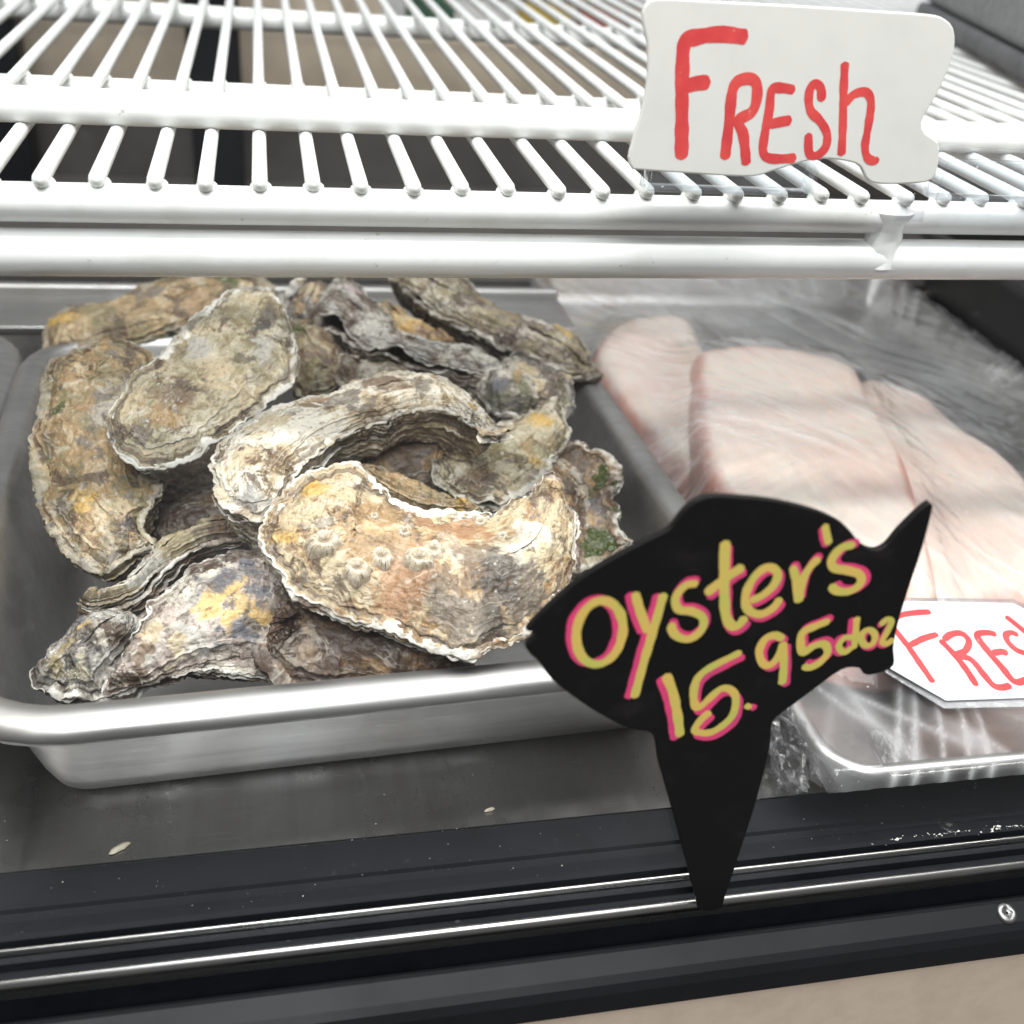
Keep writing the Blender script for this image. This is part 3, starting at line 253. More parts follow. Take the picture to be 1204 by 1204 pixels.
M['film'] = clear('cling_film', (0.98, 0.98, 0.98), 1.4, 0.07, (45, 0.18, 0.002), haze=0.13, crease=0.34)
M['filmball'] = clear('crumpled_film', (0.97, 0.97, 0.98), 1.1, 0.08, (120, 0.4, 0.002), haze=0.05)

# ------------------------------------------------------------------ generic shapes
def box(name, a, b, mat, parent=None, bev=0.0):
    bm = bmesh.new(); bmesh.ops.create_cube(bm, size=1)
    for v in bm.verts: v.co = Vector([(a[i] + b[i]) / 2 + v.co[i] * (b[i] - a[i]) for i in range(3)])
    if bev: bmesh.ops.bevel(bm, geom=bm.edges[:], offset=bev, segments=3, affect='EDGES', profile=0.5)
    me = bpy.data.meshes.new(name); bm.to_mesh(me); bm.free(); me.materials.append(mat)
    if bev: me.polygons.foreach_set('use_smooth', [True] * len(me.polygons))
    return link(bpy.data.objects.new(name, me), parent)
def extrude_x(name, prof, x0, x1, mat, parent=None, smooth=False):
    n = len(prof); v = [(x0, y, z) for y, z in prof] + [(x1, y, z) for y, z in prof]
    f = [(i, (i + 1) % n, n + (i + 1) % n, n + i) for i in range(n)] + [tuple(range(n))[::-1], tuple(range(n, 2 * n))]
    o = mesh_obj(name, v, f, mat, parent, False)
    bm = bmesh.new(); bm.from_mesh(o.data); bmesh.ops.recalc_face_normals(bm, faces=bm.faces[:]); bm.to_mesh(o.data); bm.free()
    if smooth: o.data.polygons.foreach_set('use_smooth', [len(p.vertices) == 4 for p in o.data.polygons])
    return o
def rod(name, p0, p1, r, mat, parent=None, seg=14, dome=True, wob=0.0):
    p0 = np.array(p0, float); p1 = np.array(p1, float); d = p1 - p0; L = np.linalg.norm(d); d /= L
    a = np.cross(d, (0, 0, 1) if abs(d[2]) < 0.9 else (1, 0, 0)); a /= np.linalg.norm(a); b = np.cross(d, a)
    st = [(0, 0.01), (0.15 * r, 0.6), (0.5 * r, 0.9), (r, 1.0)] if dome else [(0, 0.01), (0, 1)]
    rings = [(s, k) for s, k in st] + [(L - s, k) for s, k in st[::-1]]
    if wob:
        mid = np.linspace(r, L - r, 42)[1:-1]; rings = rings[:len(st)] + [(m, 1 + wob * math.sin(m * 61) * 0.5 + wob * math.sin(m * 173)) for m in mid] + rings[len(st):]
    P = np.zeros((len(rings), seg, 3)); th = np.linspace(0, 2 * np.pi, seg, endpoint=False)
    for i, (s, k) in enumerate(rings): P[i] = p0 + d * s + (np.cos(th)[:, None] * a + np.sin(th)[:, None] * b) * r * k
    return grid_mesh(name, P, True, mat, parent)
def plane_matrix(o, n, ex):
    n = Vector(n).normalized(); ex = Vector(ex); ex = (ex - n * ex.dot(n)).normalized(); ey = n.cross(ex)
    return Matrix.Translation(o) @ Matrix((ex, ey, n)).transposed().to_4x4()
def slab(name, outline_mm, th, mat, parent, bev=0.0004, z0=0.0, smooth_n=0):
    pts = np.array(outline_mm, float) / 1000
    if smooth_n: pts = catmull(pts, smooth_n, True)
    bm = bmesh.new(); vs = [bm.verts.new((x, y, z0)) for x, y in pts]; f = bm.faces.new(vs)
    r = bmesh.ops.extrude_face_region(bm, geom=[f])
    for g in r['geom']:
        if isinstance(g, bmesh.types.BMVert): g.co.z -= th
    bmesh.ops.recalc_face_normals(bm, faces=bm.faces[:])
    if bev:
        ed = [e for e in bm.edges if abs(e.verts[0].co.z - e.verts[1].co.z) < 1e-6]
        bmesh.ops.bevel(bm, geom=ed, offset=bev, segments=2, affect='EDGES', profile=0.5)
    me = bpy.data.meshes.new(name); bm.to_mesh(me); bm.free(); me.materials.append(mat)
    return link(bpy.data.objects.new(name, me), parent)
LIFT = [0]
def strokes(name, polys_mm, w_mm, mat, parent, z, taper=0.0):
    verts = []; faces = []
    for poly in polys_mm:
        p = np.array(poly, float) / 1000
        L = np.sum(np.linalg.norm(np.diff(p, axis=0), axis=1))
        n = max(8, int(L / 0.0006)); c = catmull(p, n, False) if len(p) > 2 else np.stack([np.linspace(p[0][k], p[1][k], n) for k in (0, 1)], 1)
        tg = np.gradient(c, axis=0); tg /= np.linalg.norm(tg, axis=1)[:, None] + 1e-9; nr = np.stack([-tg[:, 1], tg[:, 0]], 1)
        s = np.linspace(0, L, n); r = w_mm / 2000 * (1 + 0.15 * noise(s * 260 + LIFT[0] * 3.1, 1.7) + 0.05 * noise(s * 900, LIFT[0] * 1.3))
        hr = w_mm / 2000; cap = np.sqrt(np.clip(1 - np.clip(1 - np.minimum(s, L - s) / (hr * 0.75), 0, 1)**2, 0, 1)); r = r * np.maximum(cap, 0.15)
        z_arr = z + LIFT[0] * 0.000004 + np.linspace(0, 0.00003, n); LIFT[0] = (LIFT[0] + 1) % 12
        b = len(verts)
        for i in range(n):
            q = c[i]; m = nr[i] * r[i]
            verts += [(q[0] + m[0], q[1] + m[1], z_arr[i]), (q[0] - m[0], q[1] - m[1], z_arr[i])]
        faces += [(b + 2 * i, b + 2 * i + 1, b + 2 * i + 3, b + 2 * i + 2) for i in range(n - 1)]
    return mesh_obj(name, verts, faces, mat, parent, False)
def rr_ring(cx, cy, hx, hy, r, z, seg=9):
    out = []
    for sx, sy, a0 in ((1, 1, 0), (-1, 1, 90), (-1, -1, 180), (1, -1, 270)):
        for a in np.linspace(a0, a0 + 90, seg):
            a = math.radians(a); out.append((cx + sx * (hx - r) + r * math.cos(a), cy + sy * (hy - r) + r * math.sin(a), z))
        # straight side gets extra points so that dents can bend it
    return out
def pan(name, hx, hy, r, prof, mat, parent=None):
    """closed sheet-metal profile (offset, z) swept round a rounded rectangle; first half = upper face, second = lower"""
    V = []; R = [rr_ring(0, 0, hx + o, hy + o, max(0.003, r + o), z) for o, z in prof]; n = len(R[0]); F = []
    for q in R: V += q
    for i in range(len(R) - 1):
        for j in range(n): F.append((i * n + j, (i + 1) * n + j, (i + 1) * n + (j + 1) % n, i * n + (j + 1) % n))
    return V, F, n

# ------------------------------------------------------------------ the display case
X0, X1 = -1.0, 1.4
case = empty('display_case', loc=(0.2, 0.29, 0)); case.matrix_world = Matrix.Identity(4)
tag(case, 'refrigerated seafood display case with black front sill, glass and steel deck', 'display case')
box('deck', (X0, 0.291, -0.02), (X1, 1.22, 0.0), M['deck'], case)
extrude_x('gasket_strip', [(0.2908, -0.02), (0.2908, -0.0008), (0.2765, -0.0012), (0.2758, 0.0004), (0.2735, 0.0004), (0.2727, -0.0012), (0.2635, -0.0010), (0.2622, 0.0012), (0.2595, 0.0012), (0.2588, -0.003), (0.2574, -0.003), (0.2574, -0.02)], X0, X1, M['black'], case)
extrude_x('inner_trim', [(0.2572, -0.004), (0.2571, 0.0006), (0.2564, 0.0011), (0.2556, 0.0006), (0.2555, -0.004)], X0, X1, M['chrome'], case, True)
extrude_x('glass_channel', [(0.2553, -0.02), (0.2553, -0.002), (0.2525, -0.002), (0.2523, -0.006), (0.2478, -0.006), (0.2476, -0.0015), (0.2452, -0.0015), (0.2452, -0.02)], X0, X1, M['black'], case)
extrude_x('outer_trim', [(0.2450, -0.006), (0.2449, 0.0006), (0.2442, 0.0016), (0.2432, 0.0018), (0.2423, 0.0010), (0.2418, -0.001), (0.2416, -0.006)], X0, X1, M['chrome'], case, True)
box('sill_filler', (X0, 0.24165, -0.0245), (X1, 0.2448, -0.0064), M['black'], case)
bump = extrude_x('bumper_rail', [(0.2414, -0.0245), (0.2414, -0.018), (0.2340, -0.018), (0.2335, -0.0075), (0.2322, -0.0058), (0.2305, -0.0056), (0.2235, -0.0085), (0.2210, -0.0105), (0.2190, -0.0135), (0.2180, -0.0225), (0.2195, -0.0245)], X0, X1, M['bumper'], case)
box('front_panel', (X0, 0.2215, -0.6), (X1, 0.30, -0.0255), M['beige'], case)
def screw(loc, nrm, parent):
    m = plane_matrix(loc, nrm, (1, 0, 0)); rings = [(0.0042, -0.001), (0.0042, 0.0004), (0.0036, 0.0011), (0.0022, 0.0015), (0.0016, 0.0009), (0.0006, 0.0004)]
    P = np.zeros((len(rings), 24, 3)); th = np.linspace(0, 2 * np.pi, 24, endpoint=False)
    for i, (r, z) in enumerate(rings):
        k = 1 + (0.45 * np.abs(np.cos(2 * th))**6 if 2 <= i <= 4 else 0) * (1 if i > 3 else 0)
        P[i] = np.stack([r * k * np.cos(th), r * k * np.sin(th), np.full(24, z)], 1)
    o = grid_mesh('screw', P, True, M['screw'], parent); o.matrix_world = m; return o
screw((0.2805, 0.2268, -0.0070), (0, -0.35, 1), bump)
box('front_glass', (X0, 0.2488, -0.005), (X1, 0.2522, 0.75), M['glass'], case)
box('back_wall', (X0, 1.20, 0.0), (X1, 1.30, 0.075), M['backblack'], case)
box('back_ledge', (X0, 1.205, 0.0765), (X1, 1.32, 0.156), M['tan'], case, 0.003)
box('back_board', (X0, 1.325, 0.0), (X1, 1.345, 0.55), M['backgrey'], case)
box('back_board', (X0, 1.21, 0.1565), (0.12, 1.24, 0.24), M['tan'], case)
box('deck_shade_sheet', (X0, 0.905, 0.0005), (X1, 1.198, 0.004), M['backblack'], case)  # dark sheet over the rear steel deck, standing in for its shade
box('back_post', (-0.072, 1.13, 0.005), (-0.022, 1.17, 0.6), M['black'], case, 0.006)
box('back_post', (-0.275, 1.13, 0.005), (-0.222, 1.17, 0.6), M['black'], case, 0.006)
fp = box('filler_plate', (-0.55, 0.648, 0.060), (0.20, 0.70, 0.066), M['steel'], case, 0.001)
box('plate_lip', (-0.55, 0.7005, 0.05), (0.20, 0.709, 0.0725), M['steel'], case, 0.003)

# ------------------------------------------------------------------ wire shelf
sh = empty('wire_shelf', loc=(0.2, 0.418, 0.2245)); sh.rotation_euler = (0, -0.0098, 0)
tag(sh, 'white coated wire shelf standing over the trays', 'shelf')
SX0, SX1 = -0.66, 0.74; RW = 0.0030
wire0 = rod('wire', (0, -0.006, 0), (0, 0.78, 0), RW, M['enamel'], sh, 12)
bm = bmesh.new(); bm.from_mesh(wire0.data)
for yy, sz in ((0.0012, 1.0), (0.19, 0.9), (0.455, 0.9)):   # the weld bead under the wire where it meets a rail
    bmesh.ops.create_icosphere(bm, subdivisions=2, radius=0.0044 * sz, matrix=Matrix.Translation((0.0003, yy, -0.0030)) @ Matrix.Diagonal((1.0, 1.05, 0.75, 1)))
bm.to_mesh(wire0.data); bm.free(); wire0.data.polygons.foreach_set('use_smooth', [True] * len(wire0.data.polygons))
pitch = 0.01925; k0 = round((SX0 + 0.02) / pitch); first = True
for k in range(k0, int(SX1 / pitch)):
    x = -0.2045 + 0.0015 + k * pitch
    w = wire0 if first else link(wire0.copy(), sh)
    first = False; w.location = (x + 0.0007 * math.sin(k * 2.3), 0.0012 * math.sin(k * 1.7), 0)
rod('front_rail', (SX0, 0, -0.0093), (SX1, 0, -0.0093), 0.0071, M['enamel'], sh, 24, wob=0.012)
rod('lower_rail', (SX0, 0.0, -0.0283), (SX1, 0.0, -0.0283), 0.0089, M['enamel'], sh, 24, wob=0.012)
rod('top_rail', (SX0, 0.072, 0.0092), (SX1, 0.072, 0.0092), 0.0073, M['enamel'], sh, 24, wob=0.012)
for y, r in ((0.19, 0.0062), (0.455, 0.0076), (0.70, 0.0076)):
    rod('cross_rail', (SX0, y, -RW - r + 0.0004), (SX1, y, -RW - r + 0.0004), r, M['enamel'], sh, 20)
def weld(x):
    th = np.linspace(0, 2 * np.pi, 24, endpoint=False); zs = np.linspace(-0.030, -0.006, 14); P = np.zeros((14, 24, 3))
    for i, z in enumerate(zs):
        f = abs((z + 0.018) / 0.012); r = 0.0066 + 0.0022 * f**2
        rr = r * (1 + 0.10 * noise(np.cos(th) * 2, np.sin(th) * 2, z * 300 + x))
        P[i] = np.stack([x + rr * np.cos(th) * 1.25, -0.0012 + rr * np.sin(th) * 0.95, np.full(24, z)], 1)
    grid_mesh('upright_weld', P, True, M['enamel'], sh)
weld(0.0625); weld(-0.45)

# ------------------------------------------------------------------ pans
half_prof = [(0.0125, 0.0625), (0.0142, 0.0622), (0.0150, 0.0640), (0.0146, 0.0664), (0.0125, 0.0690), (0.0070, 0.0705), (0.0030, 0.0702), (0.0006, 0.0688), (-0.0015, 0.0655), (-0.0080, 0.045), (-0.0180, 0.013), (-0.0215, 0.0062), (-0.0290, 0.0026), (-0.07, 0.0022),
             ]
half_low = [(-0.07, 0.0006), (-0.0290, 0.0010), (-0.0205, 0.0044), (-0.0170, 0.0125), (-0.0070, 0.045), (-0.0004, 0.0650), (0.0016, 0.0678), (0.0040, 0.0691), (0.0070, 0.0693), (0.0118, 0.0677), (0.0128, 0.0655), (0.0125, 0.0625)]
def sheet_pan(name, hx, hy, r, prof, nu, mat, loc, rz, label, cat, group=None):
    V, F, n = pan(name, hx, hy, r, prof, mat)
    F.append(tuple(range((nu - 1) * n, nu * n))); F.append(tuple(range(nu * n, nu * n + n))[::-1])
    F = [f for f in F if not (len(f) == 4 and min(f) // n == nu - 1 and max(f) // n == nu)]
    o = mesh_obj(name, V, F, mat); bm = bmesh.new(); bm.from_mesh(o.data)
    bmesh.ops.recalc_face_normals(bm, faces=bm.faces[:]); bm.to_mesh(o.data); bm.free()
    o.data.polygons.foreach_set('use_smooth', [True] * len(o.data.polygons))
    o.location = loc; o.rotation_euler.z = rz; tag(o, label, cat, group); return o
PAN_C = (0.0315, 0.4675); PAN_R = math.radians(2.6)
sheet_pan('steel_pan', 0.152, 0.158, 0.038, half_prof + half_low, len(half_prof), M['steel'], (*PAN_C, 0), PAN_R, 'deep stainless steel pan heaped with oysters', 'pan', 'deep steel pans')
sheet_pan('steel_pan', 0.152, 0.158, 0.038, half_prof + half_low, len(half_prof), M['steel'], (PAN_C[0] - 0.335, PAN_C[1] + 0.002, 0), math.radians(1.2), 'empty stainless steel pan beside the oyster pan', 'pan', 'deep steel pans')
fish_prof = [(-0.0005, 0.0285), (0.0005, 0.0300), (0.0002, 0.0322), (-0.0015, 0.0338), (-0.0040, 0.0340), (-0.0062, 0.0328), (-0.0085, 0.0295), (-0.0150, 0.0150), (-0.0190, 0.0085), (-0.0260, 0.0055), (-0.05, 0.0050)]
fish_low = [(-0.05, 0.0038), (-0.0265, 0.0042), (-0.0180, 0.0068), (-0.0138, 0.0145), (-0.0073, 0.0290), (-0.0052, 0.0320), (-0.0038, 0.0329), (-0.0022, 0.0326), (-0.0012, 0.0312), (-0.0015, 0.0288), (-0.0005, 0.0285)]
FX0, FX1, FY0, FY1 = 0.2165, 0.562, 0.272, 0.872
sheet_pan('fish_tray', (FX1 - FX0) / 2, (FY1 - FY0) / 2, 0.024, fish_prof + fish_low, len(fish_prof), M['sheet'], ((FX0 + FX1) / 2, (FY0 + FY1) / 2, -0.0035), 0, 'shallow aluminium tray holding pale fish fillets under film', 'tray')
tub_prof = [(o * 0.9, z * 1.0) for o, z in half_prof]; tub_low = [(o * 0.9, z * 1.0) for o, z in half_low]
sheet_pan('plastic_tub', 0.16, 0.18, 0.03, tub_prof + tub_low, len(tub_prof), M['darktub'], (0.765, 0.74, 0), 0, 'black plastic tub to the right of the fish tray', 'tub')

# ------------------------------------------------------------------ oysters
PAL = {'white': (0.72, 0.67, 0.57), 'cream': (0.54, 0.44, 0.285), 'tan': (0.36, 0.23, 0.11), 'ochre': (0.56, 0.36, 0.10), 'orange': (0.60, 0.30, 0.03), 'yellow': (0.68, 0.46, 0.16),
       'rust': (0.33, 0.17, 0.08), 'brown': (0.17, 0.11, 0.065), 'darkbrown': (0.065, 0.040, 0.028), 'dark': (0.05, 0.046, 0.044), 'greybrown': (0.18, 0.15, 0.12), 'slate': (0.10, 0.105, 0.125),
       'grey': (0.36, 0.35, 0.33), 'greylight': (0.48, 0.46, 0.41), 'mauve': (0.50, 0.42, 0.42), 'pinkgrey': (0.46, 0.38, 0.34), 'olive': (0.29, 0.235, 0.125), 'greygreen': (0.45, 0.41, 0.30), 'green': (0.055, 0.085, 0.018)}
# four base tones from dark to light, how strongly the lip is white, dark ring strength
STY = {'A': (['brown', 'tan', 'cream', 'cream'], 0.9, 0.45), 'B': (['brown', 'cream', 'white', 'white'], 0.7, 0.85), 'C': (['greybrown', 'olive', 'greygreen', 'cream'], 1.0, 0.5), 'D': (['greybrown', 'olive', 'tan', 'cream'], 0.35, 0.6),
       'E': (['brown', 'olive', 'tan', 'cream'], 0.25, 0.55), 'F': (['darkbrown', 'greybrown', 'grey', 'greylight'], 0.5, 0.7), 'V': (['greybrown', 'grey', 'tan', 'cream'], 0.5, 0.7), 'G': (['darkbrown', 'greybrown', 'olive', 'greylight'], 0.5, 0.75),
       'H': (['brown', 'tan', 'ochre', 'cream'], 0.5, 0.4), 'I': (['dark', 'greybrown', 'greylight', 'cream'], 0.7, 0.5), 'J': (['brown', 'olive', 'greygreen', 'cream'], 0.6, 0.4), 'K': (['darkbrown', 'brown', 'tan', 'greybrown'], 0.7, 0.5),
       'L': (['brown', 'olive', 'tan', 'cream'], 0.4, 0.7), 'M': (['brown', 'greybrown', 'olive', 'greylight'], 0.8, 0.9), 'N': (['darkbrown', 'greybrown', 'pinkgrey', 'greylight'], 0.8, 0.45), 'P': (['darkbrown', 'darkbrown', 'brown', 'tan'], 0.2, 0.6),
       'R': (['darkbrown', 'darkbrown', 'greybrown', 'brown'], 0.2, 0.7), 'T': (['darkbrown', 'brown', 'greybrown', 'tan'], 0.2, 0.6), 'Q': (['darkbrown', 'brown', 'olive', 'greygreen'], 0.2, 0.6), 'Z': (['darkbrown', 'brown', 'tan', 'cream'], 0.5, 0.6), 'Y': (['darkbrown', 'brown', 'greybrown', 'olive'], 0.4, 0.6), 'W': (['darkbrown', 'darkbrown', 'brown', 'greybrown'], 0.2, 0.6), 'U': (['dark', 'greybrown', 'grey', 'greylight'], 0.7, 0.6)}
def shell_mat(key, lower):
    cols, rimw, ring = STY[key]; c = [PAL[x] for x in cols]
    if lower: c = [c[0], tuple(0.5 * (a + b) for a, b in zip(c[0], c[1])), c[1], tuple(0.5 * (a + b) for a, b in zip(c[2], c[3]))]
    stain, chalk = (0.75, 0.2) if lower else (0.8, (0.35 if key == 'A' else 0.65) * min(1, rimw + 0.25))
    t = NT('shell_' + key + ('_lower' if lower else '_upper')); off = (ord(key) * 0.37, ord(key) * 0.11, 3.0 if lower else 0)
    w = t.obj(off); rv = t.attr('ring', 'Vector')
    n1 = t.noise(w, 34, 5, 0.68, 0.6); n2 = t.noise(w, 130, 5, 0.68, 0.3); n3 = t.noise(w, 560, 3, 0.6)
    rn = t.noise(rv, 1.0, 5, 0.62, 0.25); rf = t.noise(t.node('ShaderNodeMapping', Vector=rv, Scale=(3.2, 1.5, 1.5)).outputs[0], 1.0, 4, 0.6)
    f = t.math('ADD', t.math('MULTIPLY', n1, 0.62), t.math('ADD', t.math('MULTIPLY', n2, 0.22), t.math('MULTIPLY', rn, 0.24)))
    base = t.ramp(f, [(0.45, c[0]), (0.505, c[1]), (0.55, c[2]), (0.61, c[3])])
    pa = t.attr('paint', 'Color'); pw = t.attr('paintw')
    pf = t.maprange(t.math('ADD', pw, t.math('ADD', t.math('MULTIPLY', t.math('SUBTRACT', n2, 0.5), 2.2), t.math('MULTIPLY', t.math('SUBTRACT', n1, 0.5), 1.8))), 0.22, 0.85)
    base = t.mix(t.math('MULTIPLY', pf, 0.9), base, pa)
    # dark layer lines, fine speckle, chalky flecks: colour of the shell itself
    st = t.noise(t.obj((off[0] + 5, off[1] + 2, off[2])), 40, 5, 0.72, 0.8)
    bare = t.math('SUBTRACT', 1.0, t.math('MULTIPLY', pf, 0.65))
    base = t.mix(t.math('MULTIPLY', bare, t.maprange(st, 0.53, 0.59, 0, stain)), base, PAL['darkbrown'])
    ck = t.noise(t.obj((off[0] + 9, off[1] + 7, off[2])), 46, 5, 0.72, 0.8)
    base = t.mix(t.math('MULTIPLY', bare, t.maprange(ck, 0.56, 0.61, 0, chalk)), base, PAL['white'])
    if key in 'CDEJKQGI': al = t.noise(t.obj((off[0] + 13, off[1] + 4, off[2])), 30, 4, 0.7, 0.6); base = t.mix(t.maprange(al, 0.54, 0.66, 0, 0.55), base, (0.13, 0.135, 0.045))
    patchy = t.maprange(t.noise(w, 48, 3, 0.6), 0.40, 0.60)
    base = t.mix(t.math('MULTIPLY', t.math('MULTIPLY', t.maprange(rn, 0.50, 0.34), patchy), ring), base, tuple(0.5 * x for x in PAL['brown']))
    base = t.mix(t.math('MULTIPLY', t.maprange(rf, 0.56, 0.70), 0.45 * ring + 0.12), base, PAL['white'])
    base = t.mix(t.maprange(n3, 0.57, 0.68, 0, 0.5), base, PAL['darkbrown'])
    base = t.mix(t.maprange(t.noise(w, 260, 3, 0.7), 0.60, 0.68, 0, 0.6), base, PAL['brown'])
    base = t.mix(t.maprange(t.noise(w, 330, 2, 0.6), 0.65, 0.73, 0, 0.10 if lower or rimw < 0.3 else 0.5), base, PAL['white'])
    le = t.maprange(t.math('ADD', t.attr('lamedge'), t.math('MULTIPLY', t.math('SUBTRACT', n2, 0.5), 1.6)), 0.45, 0.95)
    base = t.mix(t.math('MULTIPLY', le, 0.35 + 0.35 * rimw), base, t.mix(0.55, PAL['white'], c[3]))
    mg = t.attr('margin'); band = t.math('MULTIPLY', t.maprange(mg, 0.78, 0.87), t.maprange(mg, 0.955, 0.90))
    base = t.mix(t.math('MULTIPLY', t.maprange(t.math('ADD', band, t.math('MULTIPLY', t.math('SUBTRACT', n1, 0.5), 2.2)), 0.55, 0.95), 0.6), base, PAL['darkbrown'])
    rim = t.attr('rim'); rw = t.maprange(t.math('ADD', rim, t.math('MULTIPLY', t.math('SUBTRACT', n2, 0.5), 1.3)), 0.55, 0.8)
    rw = t.math('MULTIPLY', rw, t.maprange(t.math('ADD', n1, t.math('MULTIPLY', t.noise(w, 80, 2), 0.6)), 0.66, 0.86, 0.10, 1.0))
    base = t.mix(t.math('MULTIPLY', rw, rimw), base, (0.82, 0.80, 0.74))
    h = t.math('ADD', t.math('MULTIPLY', n2, 1.4), t.math('ADD', t.math('MULTIPLY', n3, 0.5), t.math('MULTIPLY', rf, 0.9)))
    t.bump(h, 0.6, 0.0011)
    t.b.inputs['Specular IOR Level'].default_value = 0.5
    return t.set(Base__Color=base, Roughness=t.math('ADD', 0.20, t.math('MULTIPLY', n2, 0.42)))
def gsm(a, k):
    q = np.exp(-0.5 * (np.arange(-3 * k, 3 * k + 1) / k)**2); q /= q.sum()
    return np.convolve(np.concatenate([a[-3 * k:], a, a[:3 * k]]), q, 'valid')
def valve(name, d, key, lower, N, Mr, H, p, lam, lamp, seed, wave, gape, lump, mat, parent, bend=0.0, tip=0.0):
    ol = catmull(np.array(d['ol']) / 1000, N, True); sp = catmull(np.array(d['sp']) / 1000, 200, False)
    area2 = np.sum(ol[:, 0] * np.roll(ol[:, 1], -1) - np.roll(ol[:, 0], -1) * ol[:, 1])
    if area2 < 0: ol = ol[::-1]
    per = np.sum(np.linalg.norm(np.diff(np.vstack([ol, ol[:1]]), axis=0), axis=1)); th = np.linspace(0, 2 * np.pi, N, endpoint=False); arc = per / (2 * np.pi)
    ca, sa = np.cos(th) * arc, np.sin(th) * arc
    # nearest spine point, smoothed along the rim so that growth rings stay even
    D = np.linalg.norm(ol[:, None, :] - sp[None], axis=2); s = np.argmin(D, axis=1) / 199.0
    s = gsm(np.clip(s, 0.06, 0.86), max(3, N // 50)); S = np.stack([np.interp(s, np.linspace(0, 1, 200), sp[:, k]) for k in (0, 1)], 1)
    # growth is off-centre: rings crowd toward the hinge
    nrm = np.stack([np.roll(ol[:, 1], -1) - np.roll(ol[:, 1], 1), -(np.roll(ol[:, 0], -1) - np.roll(ol[:, 0], 1))], 1); nrm /= np.linalg.norm(nrm, axis=1)[:, None] + 1e-9
    jag = 0.0016 * noise(ca * 110, sa * 110, seed) + 0.0013 * noise(ca * 300, sa * 300, seed + 5) + 0.0005 * noise(ca * 800, sa * 800, seed + 9)
    if lower: jag = jag + 0.0004 + 0.0012 * noise(ca * 60, sa * 60, seed + 50)
    O = ol + nrm * jag[:, None]
    u = np.linspace(0, 1, Mr); t = 1 - (1 - u)**1.55
    T = t[:, None]; XY = S[None] + (O - S)[None] * t[:, None, None]
    X, Y = XY[..., 0], XY[..., 1]
    half = np.linalg.norm(O - S, axis=1)[None]
    sgn = -1.0 if lower else 1.0
    Hs = H * (0.55 + 0.45 * np.clip(half / (np.median(half) + 1e-9), 0, 1.3))
    lipw = (0.95 if lower else 0.87) - 0.07 * np.clip(noise(ca * 22, sa * 22, seed + 61), -0.6, 1)[None]
    Z = sgn * Hs * (1 - np.clip(T / lipw, 0, 1)**p)**(0.85 if lower else 1.0)
    wv = 1.5 * wave * (noise(ca * 45, sa * 45, seed % 7 + 2.2) + 0.5 * noise(ca * 120, sa * 120, seed % 7 + 8.2))
    Z = Z + wv[None] * T**2.5 + bend * ((X / 0.06)**2)
    if lower: Z = Z - gape * (0.35 + 0.65 * np.clip(0.5 + 0.9 * noise(ca * 25, sa * 25, seed + 70), 0, 1))[None]
    P = np.stack([X, Y, Z], -1)
    du = np.gradient(P, axis=0); dv = np.roll(P, -1, 1) - np.roll(P, 1, 1); n = np.cross(du, dv); n /= np.linalg.norm(n, axis=2)[..., None] + 1e-12
    if (np.mean(n[..., 2]) < 0) != lower: n = -n
    gt = np.cumsum(0.25 + np.abs(noise(t * 7.0, seed * 2.1))**1.2 * 2 + np.abs(noise(t * 23.0, seed * 1.1))); gt = (gt / gt[-1])[:, None]
    gt = gt if lower else 0.35 * gt + 0.65 * gt**4
    ph = lam * gt + (1.5 if lower else 0.8) * noise(X * 24, Y * 24, seed) + 0.55 * noise(X * 75, Y * 75, seed + 3) + 0.22 * noise(X * 220, Y * 220, seed + 4)
    msk = np.clip(-0.05 + 1.1 * noise(X * 30, Y * 30, seed + 41) + 1.9 * (T - 0.68), 0.0, 1.3) if not lower else np.clip(0.55 + 1.2 * noise(X * 30, Y * 30, seed + 41), 0.1, 1.4)
    fl = np.floor(ph); fr = ph - fl
    amp = lamp * (0.35 + 0.65 * T + (0 if lower else 0.5) * T**3) * np.clip(0.6 + 0.9 * noise(fl * 3.17 + ca[None] * 30, sa[None] * 30 + fl * 1.3, seed + 11), 0.05, 1.6)
    saw = np.where(fr < 0.88, (fr / 0.88)**2.4, (1 - fr) / 0.12)
    disp = amp * msk * 1.25 * (saw - 0.4)
    disp = disp + lump * fbm(X * 34, Y * 34, seed * 1.3, 2) * (1 - 0.4 * T) + (0.0012 if lower else 0.00085) * fbm(X * 80, Y * 80, seed + 0.5, 4, 0.55) - 0.0007 * np.clip(np.abs(noise(X * 190, Y * 190, seed + 6.5)) - 0.12, 0, 1) + 0.0004 * fbm(X * 480, Y * 480, seed + 2.5, 2, 0.7)
    rad = noise(ca[None] * 70 + X * 8, sa[None] * 70 + Y * 8, seed + 21); disp = disp + 0.0006 * rad * T**1.5
    lamedge = np.clip((fr - 0.62) / 0.26, 0, 1) * np.clip(msk, 0, 1) * (fr < 0.97)
    edge = np.clip((1 - T) / 0.03, 0.15, 1); P = P + n * (disp * edge)[..., None]
    rimA = np.clip((T - (0.955 if lower else 0.94)) / 0.045, 0, 1) + 0 * X
    # turned-in thickness of the lip
    th_ = 0.0012 + 0.0006 * noise(ca * 80, sa * 80, seed + 31)
    e1 = P[-1].copy(); e1[:, 2] -= sgn * th_; e1[:, :2] -= nrm * 0.0001
    e2 = P[-1].copy(); e2[:, 2] -= sgn * (th_ + 0.0001); e2[:, :2] -= nrm * np.minimum(0.008, 0.35 * half[0])[:, None]
    P = np.concatenate([P, e1[None], e2[None]], 0)
    rimA = np.concatenate([rimA, np.ones((1, N)), np.full((1, N), 0.35)], 0)
